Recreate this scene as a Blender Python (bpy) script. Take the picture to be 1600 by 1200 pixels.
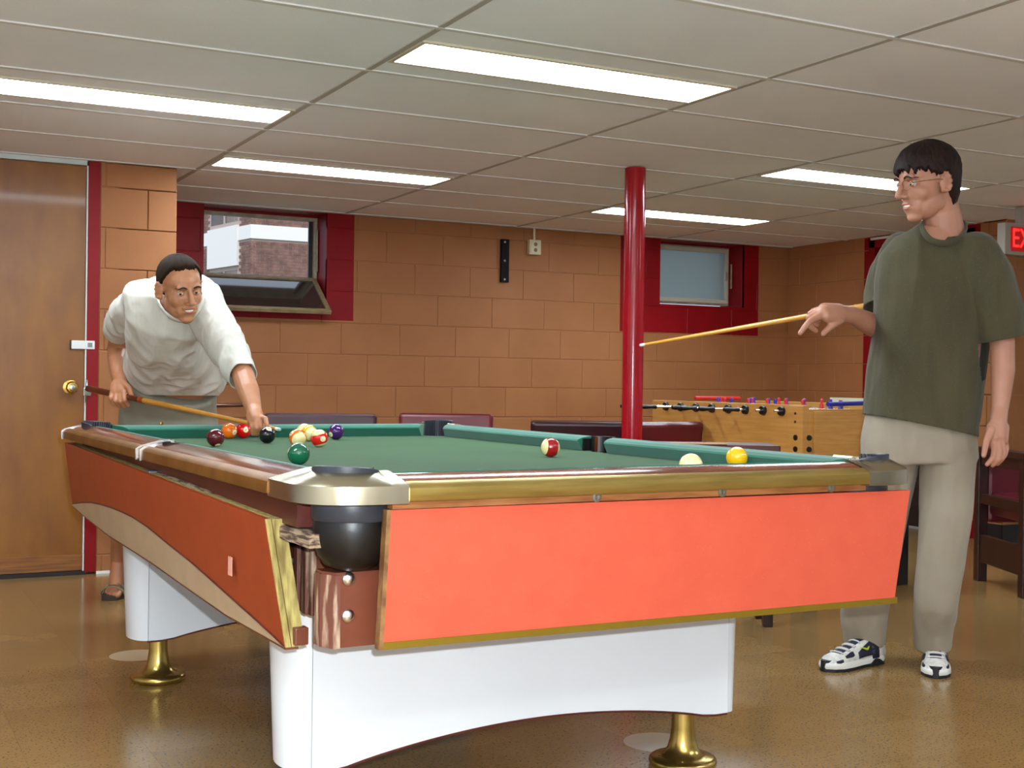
import bpy, bmesh, math, random
from mathutils import Vector, Matrix, noise
PI = math.pi
random.seed(7)
for o in list(bpy.data.objects):
    bpy.data.objects.remove(o)
SC = bpy.context.scene
COL = SC.collection

# ------------------------------------------------------------------ camera, world, light, exposure
CAM_H = 1.0
cam = bpy.data.cameras.new('camera'); cam.sensor_width = 36; cam.lens = 44.51
camo = bpy.data.objects.new('camera', cam); COL.objects.link(camo)
_r = Vector((0.88601, -0.46349, 0.01314)); _u = Vector((-0.0103, 0.00865, 0.99991)); _f = Vector((0.46356, 0.88606, -0.00289))
camo.matrix_world = Matrix(((_r.x, _u.x, -_f.x, 0), (_r.y, _u.y, -_f.y, 0), (_r.z, _u.z, -_f.z, CAM_H), (0, 0, 0, 1)))
cam.clip_start = 0.05
SC.camera = camo

w = bpy.data.worlds.new('daylight'); SC.world = w; w.use_nodes = True
w.node_tree.nodes['Background'].inputs[0].default_value = (0.62, 0.72, 0.9, 1)
w.node_tree.nodes['Background'].inputs[1].default_value = 1.6

# the camera's own flash, just above and right of the lens
fl = bpy.data.lights.new('camera_flash', 'POINT'); fl.energy = 282; fl.shadow_soft_size = 0.012; fl.color = (0.90, 1.0, 1.07)
flo = bpy.data.objects.new('camera_flash', fl); COL.objects.link(flo)
flo.location = (0.035, -0.02, CAM_H + 0.075)
FIXTURE = 31.0       # emission of the ceiling diffusers
sun = bpy.data.lights.new('sun', 'SUN'); sun.energy = 2.2; sun.angle = 0.01; sun.color = (1, .95, .88)
suno = bpy.data.objects.new('sun', sun); COL.objects.link(suno); suno.rotation_euler = (math.radians(42), 0, math.radians(-25))

SC.view_settings.view_transform = 'Standard'; SC.view_settings.look = 'None'
SC.view_settings.gamma = 1.0; SC.view_settings.use_curve_mapping = False
SC.view_settings.exposure = 0.0

# ------------------------------------------------------------------ materials
def lin(c):
    return tuple(((v / 255) / 12.92 if v / 255 <= .04045 else ((v / 255 + .055) / 1.055) ** 2.4) for v in c)
_mats = {}
def mat(name, rgb, rough=.5, metal=0., spec=.5, coat=0., var=.0, vscale=8., rgb2=None, bump=0., bscale=200., bdist=.001,
        sheen=0., sss=0., stretch=(1, 1, 1), emit=0., speck=None, contrast=(.35, .65), detail=4., world=False):
    if name in _mats: return _mats[name]
    m = bpy.data.materials.new(name); m.use_nodes = True
    nt = m.node_tree; b = nt.nodes['Principled BSDF']
    c = lin(rgb) + (1,)
    b.inputs['Base Color'].default_value = c
    b.inputs['Roughness'].default_value = rough
    b.inputs['Metallic'].default_value = metal
    b.inputs['Specular IOR Level'].default_value = spec
    b.inputs['Coat Weight'].default_value = coat; b.inputs['Coat Roughness'].default_value = .08
    if sheen: b.inputs['Sheen Weight'].default_value = sheen
    if sss:
        b.inputs['Subsurface Weight'].default_value = sss; b.inputs['Subsurface Radius'].default_value = (1, .35, .2)
        b.inputs['Subsurface Scale'].default_value = .008
    if emit:
        b.inputs['Emission Color'].default_value = c; b.inputs['Emission Strength'].default_value = emit
    tc = nt.nodes.new('ShaderNodeTexCoord'); mp = nt.nodes.new('ShaderNodeMapping')
    mp.inputs['Scale'].default_value = stretch
    cs = nt.nodes.new('ShaderNodeNewGeometry').outputs['Position'] if world else tc.outputs['Object']
    nt.links.new(cs, mp.inputs[0])
    col = None
    if rgb2 is not None or var:
        n = nt.nodes.new('ShaderNodeTexNoise'); n.inputs['Scale'].default_value = vscale; n.inputs['Detail'].default_value = detail
        nt.links.new(mp.outputs[0], n.inputs['Vector'])
        r = nt.nodes.new('ShaderNodeValToRGB')
        r.color_ramp.elements[0].position = contrast[0]; r.color_ramp.elements[1].position = contrast[1]
        c2 = lin(rgb2) + (1,) if rgb2 is not None else tuple(x * (1 - var) for x in c[:3]) + (1,)
        r.color_ramp.elements[0].color = c2; r.color_ramp.elements[1].color = c
        nt.links.new(n.outputs[0], r.inputs[0]); nt.links.new(r.outputs[0], b.inputs['Base Color']); col = r.outputs[0]
    if speck:
        srgb_, ssc, thr = speck
        v = nt.nodes.new('ShaderNodeTexNoise'); v.inputs['Scale'].default_value = ssc; v.inputs['Detail'].default_value = 3
        nt.links.new(cs, v.inputs['Vector'])
        rr = nt.nodes.new('ShaderNodeValToRGB'); rr.color_ramp.elements[0].position = thr; rr.color_ramp.elements[1].position = thr + .06
        mx = nt.nodes.new('ShaderNodeMix'); mx.data_type = 'RGBA'
        nt.links.new(v.outputs[0], rr.inputs[0]); nt.links.new(rr.outputs[0], mx.inputs[0])
        if col: nt.links.new(col, mx.inputs[6])
        else: mx.inputs[6].default_value = c
        mx.inputs[7].default_value = lin(srgb_) + (1,)
        nt.links.new(mx.outputs[2], b.inputs['Base Color'])
    if bump:
        n2 = nt.nodes.new('ShaderNodeTexNoise'); n2.inputs['Scale'].default_value = bscale; n2.inputs['Detail'].default_value = 3
        nt.links.new(mp.outputs[0], n2.inputs['Vector'])
        bp = nt.nodes.new('ShaderNodeBump'); bp.inputs['Strength'].default_value = bump; bp.inputs['Distance'].default_value = bdist
        nt.links.new(n2.outputs[0], bp.inputs['Height']); nt.links.new(bp.outputs[0], b.inputs['Normal'])
    _mats[name] = m
    return m

# ------------------------------------------------------------------ mesh builder
class MB:
    def __init__(s): s.v = []; s.f = []
    def add(s, vs, fs):
        k = len(s.v); s.v += [tuple(v) for v in vs]; s.f += [tuple(i + k for i in f) for f in fs]; return s
    def box(s, a, b, bev=0.):
        x0, y0, z0 = a; x1, y1, z1 = b
        if bev <= 0:
            return s.add([(x0,y0,z0),(x1,y0,z0),(x1,y1,z0),(x0,y1,z0),(x0,y0,z1),(x1,y0,z1),(x1,y1,z1),(x0,y1,z1)],
                         [(0,3,2,1),(4,5,6,7),(0,1,5,4),(1,2,6,5),(2,3,7,6),(3,0,4,7)])
        bm = bmesh.new(); bmesh.ops.create_cube(bm, size=1)
        for v in bm.verts: v.co = Vector(((x0+x1)/2+v.co.x*(x1-x0), (y0+y1)/2+v.co.y*(y1-y0), (z0+z1)/2+v.co.z*(z1-z0)))
        bmesh.ops.bevel(bm, geom=bm.edges[:], offset=bev, segments=2, affect='EDGES', profile=.6)
        bm.verts.ensure_lookup_table()
        s.add([v.co for v in bm.verts], [[v.index for v in f.verts] for f in bm.faces]); bm.free(); return s
    def hexa(s, p):   # 8 corner points, bottom ring then top ring
        return s.add(p, [(0,3,2,1),(4,5,6,7),(0,1,5,4),(1,2,6,5),(2,3,7,6),(3,0,4,7)])
    def prism(s, poly, ax, a, b):   # poly of 2d points extruded along axis ax from a to b
        def P(u, v, t):
            return {0: (t, u, v), 1: (u, t, v), 2: (u, v, t)}[ax]
        n = len(poly)
        vs = [P(u, v, a) for u, v in poly] + [P(u, v, b) for u, v in poly]
        fs = [tuple(range(n))[::-1], tuple(range(n, 2*n))] + [(i, (i+1) % n, n+(i+1) % n, n+i) for i in range(n)]
        return s.add(vs, fs)
    def rings(s, rs, caps=True, closed=True):
        n = len(rs[0]); k = len(s.v); m = len(rs)
        vs = [p for r in rs for p in r]; fs = []
        for i in range(m-1):
            for j in range(n if closed else n-1):
                fs.append((i*n+j, i*n+(j+1) % n, (i+1)*n+(j+1) % n, (i+1)*n+j))
        if caps: fs += [tuple(range(n))[::-1], tuple((m-1)*n+j for j in range(n))]
        return s.add(vs, fs)
    def lathe(s, prof, c=(0, 0, 0), n=32, axis='z', caps=True):
        rs = []
        for r, z in prof:
            ring = []
            for j in range(n):
                a = 2*PI*j/n; x, y = r*math.cos(a), r*math.sin(a)
                p = (x, y, z) if axis == 'z' else ((z, x, y) if axis == 'x' else (x, z, y))
                ring.append((c[0]+p[0], c[1]+p[1], c[2]+p[2]))
            rs.append(ring)
        return s.rings(rs, caps)
    def cone(s, p0, r0, p1, r1, n=14, round_=False):
        p0 = Vector(p0); p1 = Vector(p1); d = (p1-p0); L = d.length
        if L < 1e-6: return s
        d /= L; q = d.to_track_quat('Z', 'Y').to_matrix()
        st = [(p0, r0), (p1, r1)]
        rs = []
        for c, r in st:
            rs.append([c + q @ Vector((r*math.cos(2*PI*j/n), r*math.sin(2*PI*j/n), 0)) for j in range(n)])
        return s.rings(rs)
    def tube(s, pts, r, n=10):
        pts = [Vector(p) for p in pts]; rs = []
        up = Vector((0, 0, 1))
        for i, p in enumerate(pts):
            d = (pts[min(i+1, len(pts)-1)] - pts[max(i-1, 0)]).normalized()
            a = d.cross(up)
            if a.length < .05: a = d.cross(Vector((0, 1, 0)))
            a.normalize(); b = a.cross(d)
            rr = r[i] if isinstance(r, (list, tuple)) else r
            rs.append([p + (a*math.cos(2*PI*j/n) + b*math.sin(2*PI*j/n))*rr for j in range(n)])
        return s.rings(rs)
    def ball(s, c, r, n=16, M=None):
        rr = (r, r, r) if not isinstance(r, (tuple, list)) else r
        rs = []
        m = n//2
        for i in range(1, m):
            t = PI*i/m; ring = []
            for j in range(n):
                a = 2*PI*j/n
                v = Vector((rr[0]*math.sin(t)*math.cos(a), rr[1]*math.sin(t)*math.sin(a), -rr[2]*math.cos(t)))
                if M is not None: v = M @ v
                ring.append(Vector(c) + v)
            rs.append(ring)
        k = len(s.v); s.rings(rs, caps=False)
        t0 = Vector((0, 0, -rr[2])); t1 = Vector((0, 0, rr[2]))
        if M is not None: t0 = M @ t0; t1 = M @ t1
        s.v += [tuple(Vector(c)+t0), tuple(Vector(c)+t1)]
        a = len(s.v)-2; b = len(s.v)-1; last = k+(m-2)*n
        for j in range(n):
            s.f.append((a, k+(j+1) % n, k+j)); s.f.append((b, last+j, last+(j+1) % n))
        return s
    def mesh(s, name):
        me = bpy.data.meshes.new(name); me.from_pydata(s.v, [], s.f); me.validate(); me.update(); return me

def link(name, me, m=None, parent=None, smooth=False, sharp=None):
    o = bpy.data.objects.new(name, me); COL.objects.link(o)
    if m is not None and not me.materials: me.materials.append(m)
    if parent is not None: o.parent = parent
    if smooth:
        for p in me.polygons: p.use_smooth = True
        if sharp: me.set_sharp_from_angle(angle=math.radians(sharp))
    return o
def put(name, mb, m, parent=None, smooth=False, sharp=None, fix=True):
    me = mb.mesh(name)
    if fix:
        bm = bmesh.new(); bm.from_mesh(me); bmesh.ops.recalc_face_normals(bm, faces=bm.faces); bm.to_mesh(me); bm.free()
    return link(name, me, m, parent, smooth, sharp)
def tag(o, label=None, cat=None, group=None, kind=None):
    if label: o['label'] = label
    if cat: o['category'] = cat
    if group: o['group'] = group
    if kind: o['kind'] = kind
    return o
def thing(name, label, cat, loc=(0, 0, 0), rz=0., group=None, kind=None):
    o = bpy.data.objects.new(name, None); COL.objects.link(o); o.location = loc; o.rotation_euler = (0, 0, rz)
    o.empty_display_size = .1
    return tag(o, label, cat, group, kind)
def struct(name, mb, m, **k): return tag(put(name, mb, m, **k), kind='structure')
def part_label(o, l): o['label'] = l; return o
def text_mesh(txt, size, depth=.0005):
    cu = bpy.data.curves.new('lettering', 'FONT'); cu.body = txt; cu.size = size; cu.extrude = depth
    cu.align_x = 'CENTER'; cu.align_y = 'CENTER'
    o = bpy.data.objects.new('lettering', cu); COL.objects.link(o)
    me = bpy.data.meshes.new_from_object(o.evaluated_get(bpy.context.evaluated_depsgraph_get()))
    bpy.data.objects.remove(o); return me
# measured world positions (metres)
D = {'cueA': ((1.334, 4.29, 0.817), (0.91, 5.686, 0.941)), 'A_torso': [((1.235, 5.561, 0.853), 0.167, 0.098), ((1.23, 5.518, 0.932), 0.16, 0.098), ((1.226, 5.453, 1.02), 0.164, 0.105), ((1.202, 5.353, 1.1), 0.166, 0.125), ((1.165, 5.237, 1.176), 0.152, 0.13), ((1.135, 5.107, 1.248), 0.163, 0.12), ((1.132, 5.052, 1.302), 0.157, 0.09), ((1.129, 5.019, 1.34), 0.095, 0.06)], 'A_shirt': [((1.238, 5.526, 0.912), 0.176, 0.13), ((1.236, 5.509, 0.951), 0.182, 0.132), ((1.238, 5.47, 1.007), 0.205, 0.138), ((1.214, 5.381, 1.074), 0.202, 0.145), ((1.174, 5.277, 1.138), 0.169, 0.15), ((1.126, 5.167, 1.194), 0.144, 0.155), ((1.117, 5.093, 1.247), 0.158, 0.145), ((1.123, 5.079, 1.298), 0.178, 0.125), ((1.129, 5.087, 1.344), 0.163, 0.09), ((1.127, 5.122, 1.377), 0.107, 0.05)], 'A_sleeveR': [((1.058, 5.249, 1.314), 0.078), ((1.03, 5.353, 1.276), 0.074), ((1.019, 5.472, 1.232), 0.064), ((1.015, 5.587, 1.19), 0.053)], 'A_sleeveL': [((1.221, 4.96, 1.291), 0.078), ((1.241, 4.859, 1.205), 0.074), ((1.259, 4.714, 1.102), 0.064), ((1.278, 4.568, 1.006), 0.05)], 'A_armR': [((1.038, 5.327, 1.293), 0.055), ((1.025, 5.582, 1.181), 0.047), ((1.028, 5.67, 1.114), 0.042), ((1.009, 5.544, 1.055), 0.04), ((0.999, 5.459, 0.984), 0.028)], 'A_armL': [((1.233, 4.92, 1.269), 0.055), ((1.26, 4.758, 1.13), 0.047), ((1.276, 4.58, 1.016), 0.041), ((1.273, 4.48, 0.947), 0.04), ((1.27, 4.403, 0.889), 0.029)], 'A_neck': [((1.121, 5.001, 1.294), 0.06), ((1.104, 4.841, 1.304), 0.056)], 'A_legR': [((1.162, 5.599, 0.838), 0.085), ((1.096, 5.632, 0.504), 0.056), ((1.09, 5.793, 0.357), 0.055), ((1.101, 5.945, 0.159), 0.04)], 'A_legL': [((1.331, 5.51, 0.841), 0.085), ((1.367, 5.491, 0.522), 0.056), ((1.403, 5.584, 0.386), 0.055), ((1.443, 5.698, 0.191), 0.04)], 'A_shorts': [((1.226, 5.475, 0.965), 0.181, 0.135), ((1.228, 5.531, 0.904), 0.196, 0.135), ((1.23, 5.563, 0.839), 0.206, 0.13), ((1.231, 5.562, 0.764), 0.211, 0.135)], 'A_shortR': [((1.152, 5.604, 0.763), 0.105), ((1.111, 5.624, 0.49), 0.095)], 'A_shortL': [((1.32, 5.516, 0.766), 0.105), ((1.367, 5.49, 0.508), 0.095)], 'A_head': (1.099, 4.798, 1.328), 'B_torso': [((3.337, 3.276, 0.804), 0.175, 0.12), ((3.344, 3.273, 0.894), 0.175, 0.115), ((3.358, 3.265, 1.029), 0.166, 0.11), ((3.359, 3.254, 1.186), 0.171, 0.115), ((3.36, 3.243, 1.342), 0.179, 0.115), ((3.355, 3.235, 1.442), 0.165, 0.1), ((3.366, 3.229, 1.498), 0.125, 0.08), ((3.376, 3.224, 1.534), 0.089, 0.068)], 'B_shirt': [((3.341, 3.274, 0.792), 0.193, 0.15), ((3.336, 3.277, 0.862), 0.196, 0.15), ((3.341, 3.274, 0.916), 0.198, 0.15), ((3.352, 3.269, 1.029), 0.196, 0.148), ((3.363, 3.263, 1.141), 0.193, 0.145), ((3.362, 3.253, 1.253), 0.198, 0.145), ((3.36, 3.243, 1.354), 0.204, 0.14), ((3.365, 3.241, 1.432), 0.193, 0.125), ((3.372, 3.237, 1.482), 0.157, 0.1), ((3.38, 3.233, 1.522), 0.103, 0.075), ((3.387, 3.229, 1.544), 0.076, 0.06)], 'B_sleeveR': [((3.315, 3.346, 1.46), 0.08), ((3.331, 3.405, 1.397), 0.085), ((3.326, 3.43, 1.324), 0.08), ((3.3, 3.421, 1.267), 0.07)], 'B_sleeveL': [((3.423, 3.132, 1.453), 0.08), ((3.45, 3.094, 1.371), 0.085), ((3.473, 3.071, 1.261), 0.08), ((3.491, 3.061, 1.163), 0.072)], 'B_armR': [((3.321, 3.343, 1.46), 0.055), ((3.381, 3.446, 1.239), 0.048), ((3.321, 3.432, 1.201), 0.046), ((3.202, 3.381, 1.214), 0.042), ((3.054, 3.324, 1.241), 0.03)], 'B_armL': [((3.438, 3.123, 1.438), 0.055), ((3.479, 3.079, 1.272), 0.047), ((3.491, 3.061, 1.152), 0.042), ((3.478, 3.045, 1.053), 0.04), ((3.446, 3.027, 0.923), 0.028)], 'B_neck': [((3.38, 3.222, 1.516), 0.074), ((3.369, 3.228, 1.606), 0.066)], 'B_legR': [((3.288, 3.358, 0.777), 0.085), ((3.244, 3.38, 0.481), 0.058), ((3.269, 3.434, 0.312), 0.05), ((3.279, 3.473, 0.108), 0.04)], 'B_legL': [((3.397, 3.21, 0.784), 0.085), ((3.362, 3.183, 0.498), 0.058), ((3.367, 3.202, 0.34), 0.05), ((3.456, 3.313, 0.123), 0.04)], 'B_trouserW': [((3.336, 3.277, 0.894), 0.18, 0.13), ((3.338, 3.287, 0.803), 0.194, 0.14), ((3.341, 3.285, 0.735), 0.196, 0.14)], 'B_trouserR': [((3.278, 3.363, 0.743), 0.098), ((3.252, 3.376, 0.549), 0.09), ((3.245, 3.401, 0.387), 0.086), ((3.242, 3.436, 0.233), 0.086), ((3.253, 3.453, 0.16), 0.08), ((3.277, 3.474, 0.073), 0.072)], 'B_trouserL': [((3.402, 3.208, 0.75), 0.092), ((3.373, 3.189, 0.563), 0.086), ((3.359, 3.195, 0.408), 0.078), ((3.362, 3.216, 0.249), 0.072), ((3.4, 3.263, 0.159), 0.066), ((3.422, 3.286, 0.083), 0.064)], 'B_head': (3.293, 3.223, 1.697), 'cueB': ((2.817, 4.282, 1.147), (3.594, 3.262, 1.36)), 'A_handR': [[((0.999, 5.459, 0.99), 0.028), ((0.997, 5.415, 0.955), 0.03), ((0.994, 5.383, 0.932), 0.028)], [((0.982, 5.422, 0.958), 0.026), ((0.975, 5.392, 0.932), 0.024)], [((1.006, 5.398, 0.958), 0.022), ((1.001, 5.367, 0.932), 0.02)], [((0.963, 5.398, 0.934), 0.012), ((0.952, 5.376, 0.905), 0.0105), ((0.966, 5.385, 0.882), 0.0095)], [((0.976, 5.386, 0.929), 0.012), ((0.965, 5.352, 0.895), 0.0105), ((0.983, 5.365, 0.874), 0.0095)], [((0.989, 5.373, 0.927), 0.012), ((0.983, 5.337, 0.891), 0.0105), ((1.001, 5.35, 0.872), 0.0095)], [((1.001, 5.356, 0.932), 0.012), ((0.998, 5.323, 0.896), 0.0105), ((1.014, 5.338, 0.878), 0.0095)], [((1.004, 5.4, 0.969), 0.014), ((1.018, 5.336, 0.946), 0.0125), ((1.026, 5.321, 0.915), 0.01)]], 'A_handL': [[((1.27, 4.403, 0.889), 0.027), ((1.266, 4.365, 0.867), 0.028), ((1.265, 4.337, 0.85), 0.025)], [((1.258, 4.375, 0.867), 0.022), ((1.254, 4.354, 0.847), 0.02)], [((1.249, 4.346, 0.852), 0.0105), ((1.244, 4.326, 0.824), 0.0095), ((1.249, 4.334, 0.801), 0.0085)], [((1.256, 4.331, 0.848), 0.0105), ((1.255, 4.309, 0.822), 0.0095), ((1.261, 4.328, 0.801), 0.0085)], [((1.268, 4.324, 0.851), 0.0105), ((1.269, 4.301, 0.827), 0.0095), ((1.278, 4.331, 0.803), 0.0085)], [((1.277, 4.331, 0.859), 0.0105), ((1.282, 4.295, 0.856), 0.0095), ((1.281, 4.273, 0.832), 0.0085)], [((1.256, 4.387, 0.862), 0.013), ((1.284, 4.384, 0.835), 0.011), ((1.293, 4.345, 0.825), 0.0095)]], 'B_handR': [[((3.054, 3.324, 1.241), 0.03), ((2.969, 3.3, 1.239), 0.033), ((2.893, 3.284, 1.24), 0.026)], [((2.973, 3.298, 1.25), 0.026), ((2.91, 3.297, 1.252), 0.024)], [((2.956, 3.285, 1.221), 0.022), ((2.894, 3.272, 1.229), 0.02)], [((2.882, 3.278, 1.233), 0.0125), ((2.82, 3.266, 1.209), 0.011), ((2.8, 3.265, 1.191), 0.0105), ((2.785, 3.272, 1.168), 0.0085)], [((2.881, 3.29, 1.242), 0.0125), ((2.844, 3.298, 1.224), 0.011), ((2.855, 3.303, 1.194), 0.0105), ((2.886, 3.31, 1.18), 0.009)], [((2.895, 3.305, 1.249), 0.0125), ((2.875, 3.327, 1.239), 0.011), ((2.891, 3.341, 1.214), 0.01), ((2.917, 3.339, 1.204), 0.009)], [((2.912, 3.319, 1.255), 0.0115), ((2.909, 3.354, 1.25), 0.01), ((2.925, 3.369, 1.227), 0.0095), ((2.949, 3.367, 1.219), 0.0085)], [((2.963, 3.281, 1.219), 0.017), ((2.916, 3.272, 1.195), 0.0125), ((2.887, 3.276, 1.169), 0.0095)]], 'B_handL': [[((3.446, 3.027, 0.923), 0.028), ((3.416, 3.009, 0.876), 0.03), ((3.403, 2.993, 0.834), 0.026)], [((3.395, 3.009, 0.863), 0.024), ((3.379, 2.994, 0.83), 0.02)], [((3.432, 3.001, 0.863), 0.022), ((3.416, 2.986, 0.825), 0.018)], [((3.379, 2.994, 0.825), 0.0115), ((3.368, 2.978, 0.788), 0.0105), ((3.354, 2.973, 0.763), 0.0095), ((3.338, 2.982, 0.742), 0.008)], [((3.393, 2.987, 0.821), 0.0115), ((3.383, 2.97, 0.784), 0.0105), ((3.371, 2.964, 0.759), 0.0095), ((3.362, 2.98, 0.739), 0.0085)], [((3.404, 2.981, 0.819), 0.011), ((3.402, 2.971, 0.786), 0.01), ((3.39, 2.966, 0.761), 0.0095), ((3.384, 2.98, 0.743), 0.008)], [((3.43, 2.99, 0.821), 0.01), ((3.436, 2.987, 0.795), 0.009), ((3.422, 2.983, 0.77), 0.0085), ((3.409, 2.99, 0.753), 0.0075)], [((3.373, 2.997, 0.855), 0.015), ((3.335, 2.983, 0.818), 0.0115), ((3.32, 2.98, 0.772), 0.009)]], 'B_hem': (3.336, 3.277, 0.862), 'B_shoe': [((2.998, 3.394, 0.023), (3.34, 3.441, 0.009)), ((3.294, 3.149, 0.024), (3.518, 3.37, 0.003))], 'A_foot': [((0.983, 5.69, 0.038), (1.13, 6.019, 0.023)), ((1.382, 5.594, 0.037), (1.487, 5.81, 0.079))], 'B_collar': [(3.273, 3.222, 1.556), (3.253, 3.187, 1.52), (3.261, 3.16, 1.494), (3.288, 3.134, 1.485), (3.329, 3.124, 1.495), (3.385, 3.14, 1.522), (3.441, 3.179, 1.554), (3.479, 3.238, 1.581), (3.456, 3.295, 1.594), (3.358, 3.279, 1.581)], 'A_collar': [(1.062, 5.066, 1.355), (1.048, 4.983, 1.31), (1.057, 4.933, 1.263), (1.083, 4.896, 1.226), (1.116, 4.857, 1.211), (1.148, 4.818, 1.223), (1.173, 4.804, 1.257), (1.195, 4.838, 1.301), (1.202, 4.948, 1.354), (1.156, 5.073, 1.385), (1.097, 5.104, 1.379)], 'right': (0.886, -0.463, 0.013), 'fwd': (0.464, 0.886, -0.003)}
# ------------------------------------------------------------------ room
CEIL = 2.07; YB = 7.843; XR = 6.55; YD = 6.60; YC = 5.72
X0, Y0, X1 = -2.4, -2.4, 8.6
M_block = mat('salmon_wall_paint', (160, 104, 62), .6, spec=.3, rgb2=(151, 96, 55), vscale=2.5, bump=.5, bscale=160, bdist=.0015)
M_joint = mat('salmon_mortar_paint', (158, 102, 62), .7)
M_red = mat('crimson_wall_paint', (138, 4, 14), .5, spec=.25, rgb2=(124, 3, 10), vscale=3, bump=.3, bscale=140, bdist=.001)
M_cpanel = mat('ceiling_panel', (242, 243, 246), .85, rgb2=(234, 235, 239), vscale=1.2, bump=.8, bscale=260, bdist=.001, speck=((196, 192, 188), 420, .66))
M_grid = mat('ceiling_grid', (214, 211, 206), .5)
M_tile = mat('vinyl_floor_tile', (146, 114, 68), .20, spec=.4, rgb2=(132, 100, 56), vscale=1.6, speck=((104, 80, 50), 130, .57), coat=.12, world=True)
M_tile2 = mat('vinyl_floor_tile_light', (151, 119, 73), .20, spec=.4, rgb2=(136, 104, 60), vscale=1.6, speck=((108, 84, 54), 130, .57), coat=.12, world=True)
M_grout = mat('floor_seam', (70, 52, 36), .8)
M_white = mat('white_paint', (225, 225, 222), .4)
M_dark = mat('black_rubber', (22, 20, 20), .45)

struct('floor', MB().box((X0, Y0, -.1), (X1, YB+.3, -.004)), M_grout)
floor = bpy.data.objects['floor']
ft = MB().box((0, 0, -.004), (.3041, .3041, 0)).mesh('floor_tile'); ft.materials.append(M_tile)
ft2 = ft.copy(); ft2.materials.clear(); ft2.materials.append(M_tile2)
T = .3048
cells = [(i, j) for i in range(-9, 29) for j in range(-9, 26)]
near = []; far = MB()
def seen(x, y):
    d = .46356*x + .88606*y; s = .88601*x - .46349*y
    return d > 2.2 and abs(s) < d*.43+.2 and .25 < d < 8
for i, j in cells:
    x, y = i*T+.11, j*T+.06
    if x > X1 or y > YB: continue
    if seen(x+T/2, y+T/2): near.append((math.hypot(x, y), x, y, i, j))
    else: far.box((x, y, -.004), (min(x+T-.0007, X1), min(y+T-.0007, YB), 0))
near.sort()
for k, (d, x, y, i, j) in enumerate(near):
    if k < 300:
        o = bpy.data.objects.new('floor_tile', ft if (i*7+j*5) % 3 else ft2); COL.objects.link(o); o.location = (x, y, 0); o.parent = floor
    else: far.box((x, y, -.004), (x+T-.0007, min(y+T-.0007, YB), 0))
fo = put('floor_tiling', far, M_tile, floor, fix=False); fo['kind'] = 'stuff'

# ceiling: lay-in panels between T-bars, fixtures replace strips of some panels
GX, GY, SX, SY = 1.5853, 3.5368, 1.263, .6096
ceil = struct('ceiling', MB().box((X0, Y0, CEIL+.06), (X1, YB+.3, CEIL+.16)), M_joint)
fixtures = [(0, 3.84), (-1, 5.06), (0, 6.26), (2, 5.05), (2, 6.73), (-2, 2.62), (1, .79), (-1, -.43), (3, 2.0)]  # the out-of-view ones at the end are unseen extras added for illumination
def clip(x0, y0, x1, y1, h):
    # subtract rectangle h from rect -> list
    a, b, c, d = h
    if a >= x1 or c <= x0 or b >= y1 or d <= y0: return [(x0, y0, x1, y1)]
    out = []
    if a > x0: out.append((x0, y0, a, y1))
    if c < x1: out.append((c, y0, x1, y1))
    m0, m1 = max(x0, a), min(x1, c)
    if b > y0: out.append((m0, y0, m1, b))
    if d < y1: out.append((m0, d, m1, y1))
    return [r for r in out if r[2]-r[0] > .004 and r[3]-r[1] > .004]
holes = []
for c, yc in fixtures:
    xa = GX + c*SX; holes.append((xa+.012, yc-.148, xa+SX-.012, yc+.148))
for i in range(-4, 7):
    for j in range(-10, 8):
        xa, ya = GX+i*SX+.006, GY+j*SY+.006; xb, yb = xa+SX-.012, ya+SY-.012
        if xa > X1 or xb < X0 or ya > YB or yb < Y0: continue
        rs = [(max(xa, X0), max(ya, Y0), min(xb, X1), min(yb, YB))]
        for h in holes: rs = [q for r in rs for q in clip(*r, h)]
        for r in rs:
            if r[2]-r[0] < .02 or r[3]-r[1] < .02: continue
            put('ceiling_panel', MB().box((r[0], r[1], CEIL+.004+random.uniform(0, .0015)), (r[2], r[3], CEIL+.05)), M_cpanel, ceil, fix=False)
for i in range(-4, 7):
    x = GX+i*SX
    if X0 < x < X1: put('grid_bar', MB().box((x-.011, Y0, CEIL+.001), (x+.011, YB, CEIL+.03)), mat('shaded_ceiling_grid', (176, 170, 162), .6), ceil, fix=False)  # shadow along these bars is put into their darker grid colour
for j in range(-10, 8):
    y = GY+j*SY
    if Y0 < y < YB:
        segs = [(X0, X1)]
        for h in holes:
            if h[1] < y+.011 and h[3] > y-.011:
                segs = [s for a, b in segs for s in ((a, min(b, h[0])), (max(a, h[2]), b)) if s[1]-s[0] > .02]
        for a, b in segs: put('grid_bar', MB().box((a, y-.011, CEIL), (b, y+.011, CEIL+.03)), M_grid, ceil, fix=False)
# rusty-white wall angle along the back wall
put('wall_angle', MB().box((1.487, YB-.022, CEIL), (XR, YB, CEIL+.02)), M_grid, ceil, fix=False)

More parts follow.
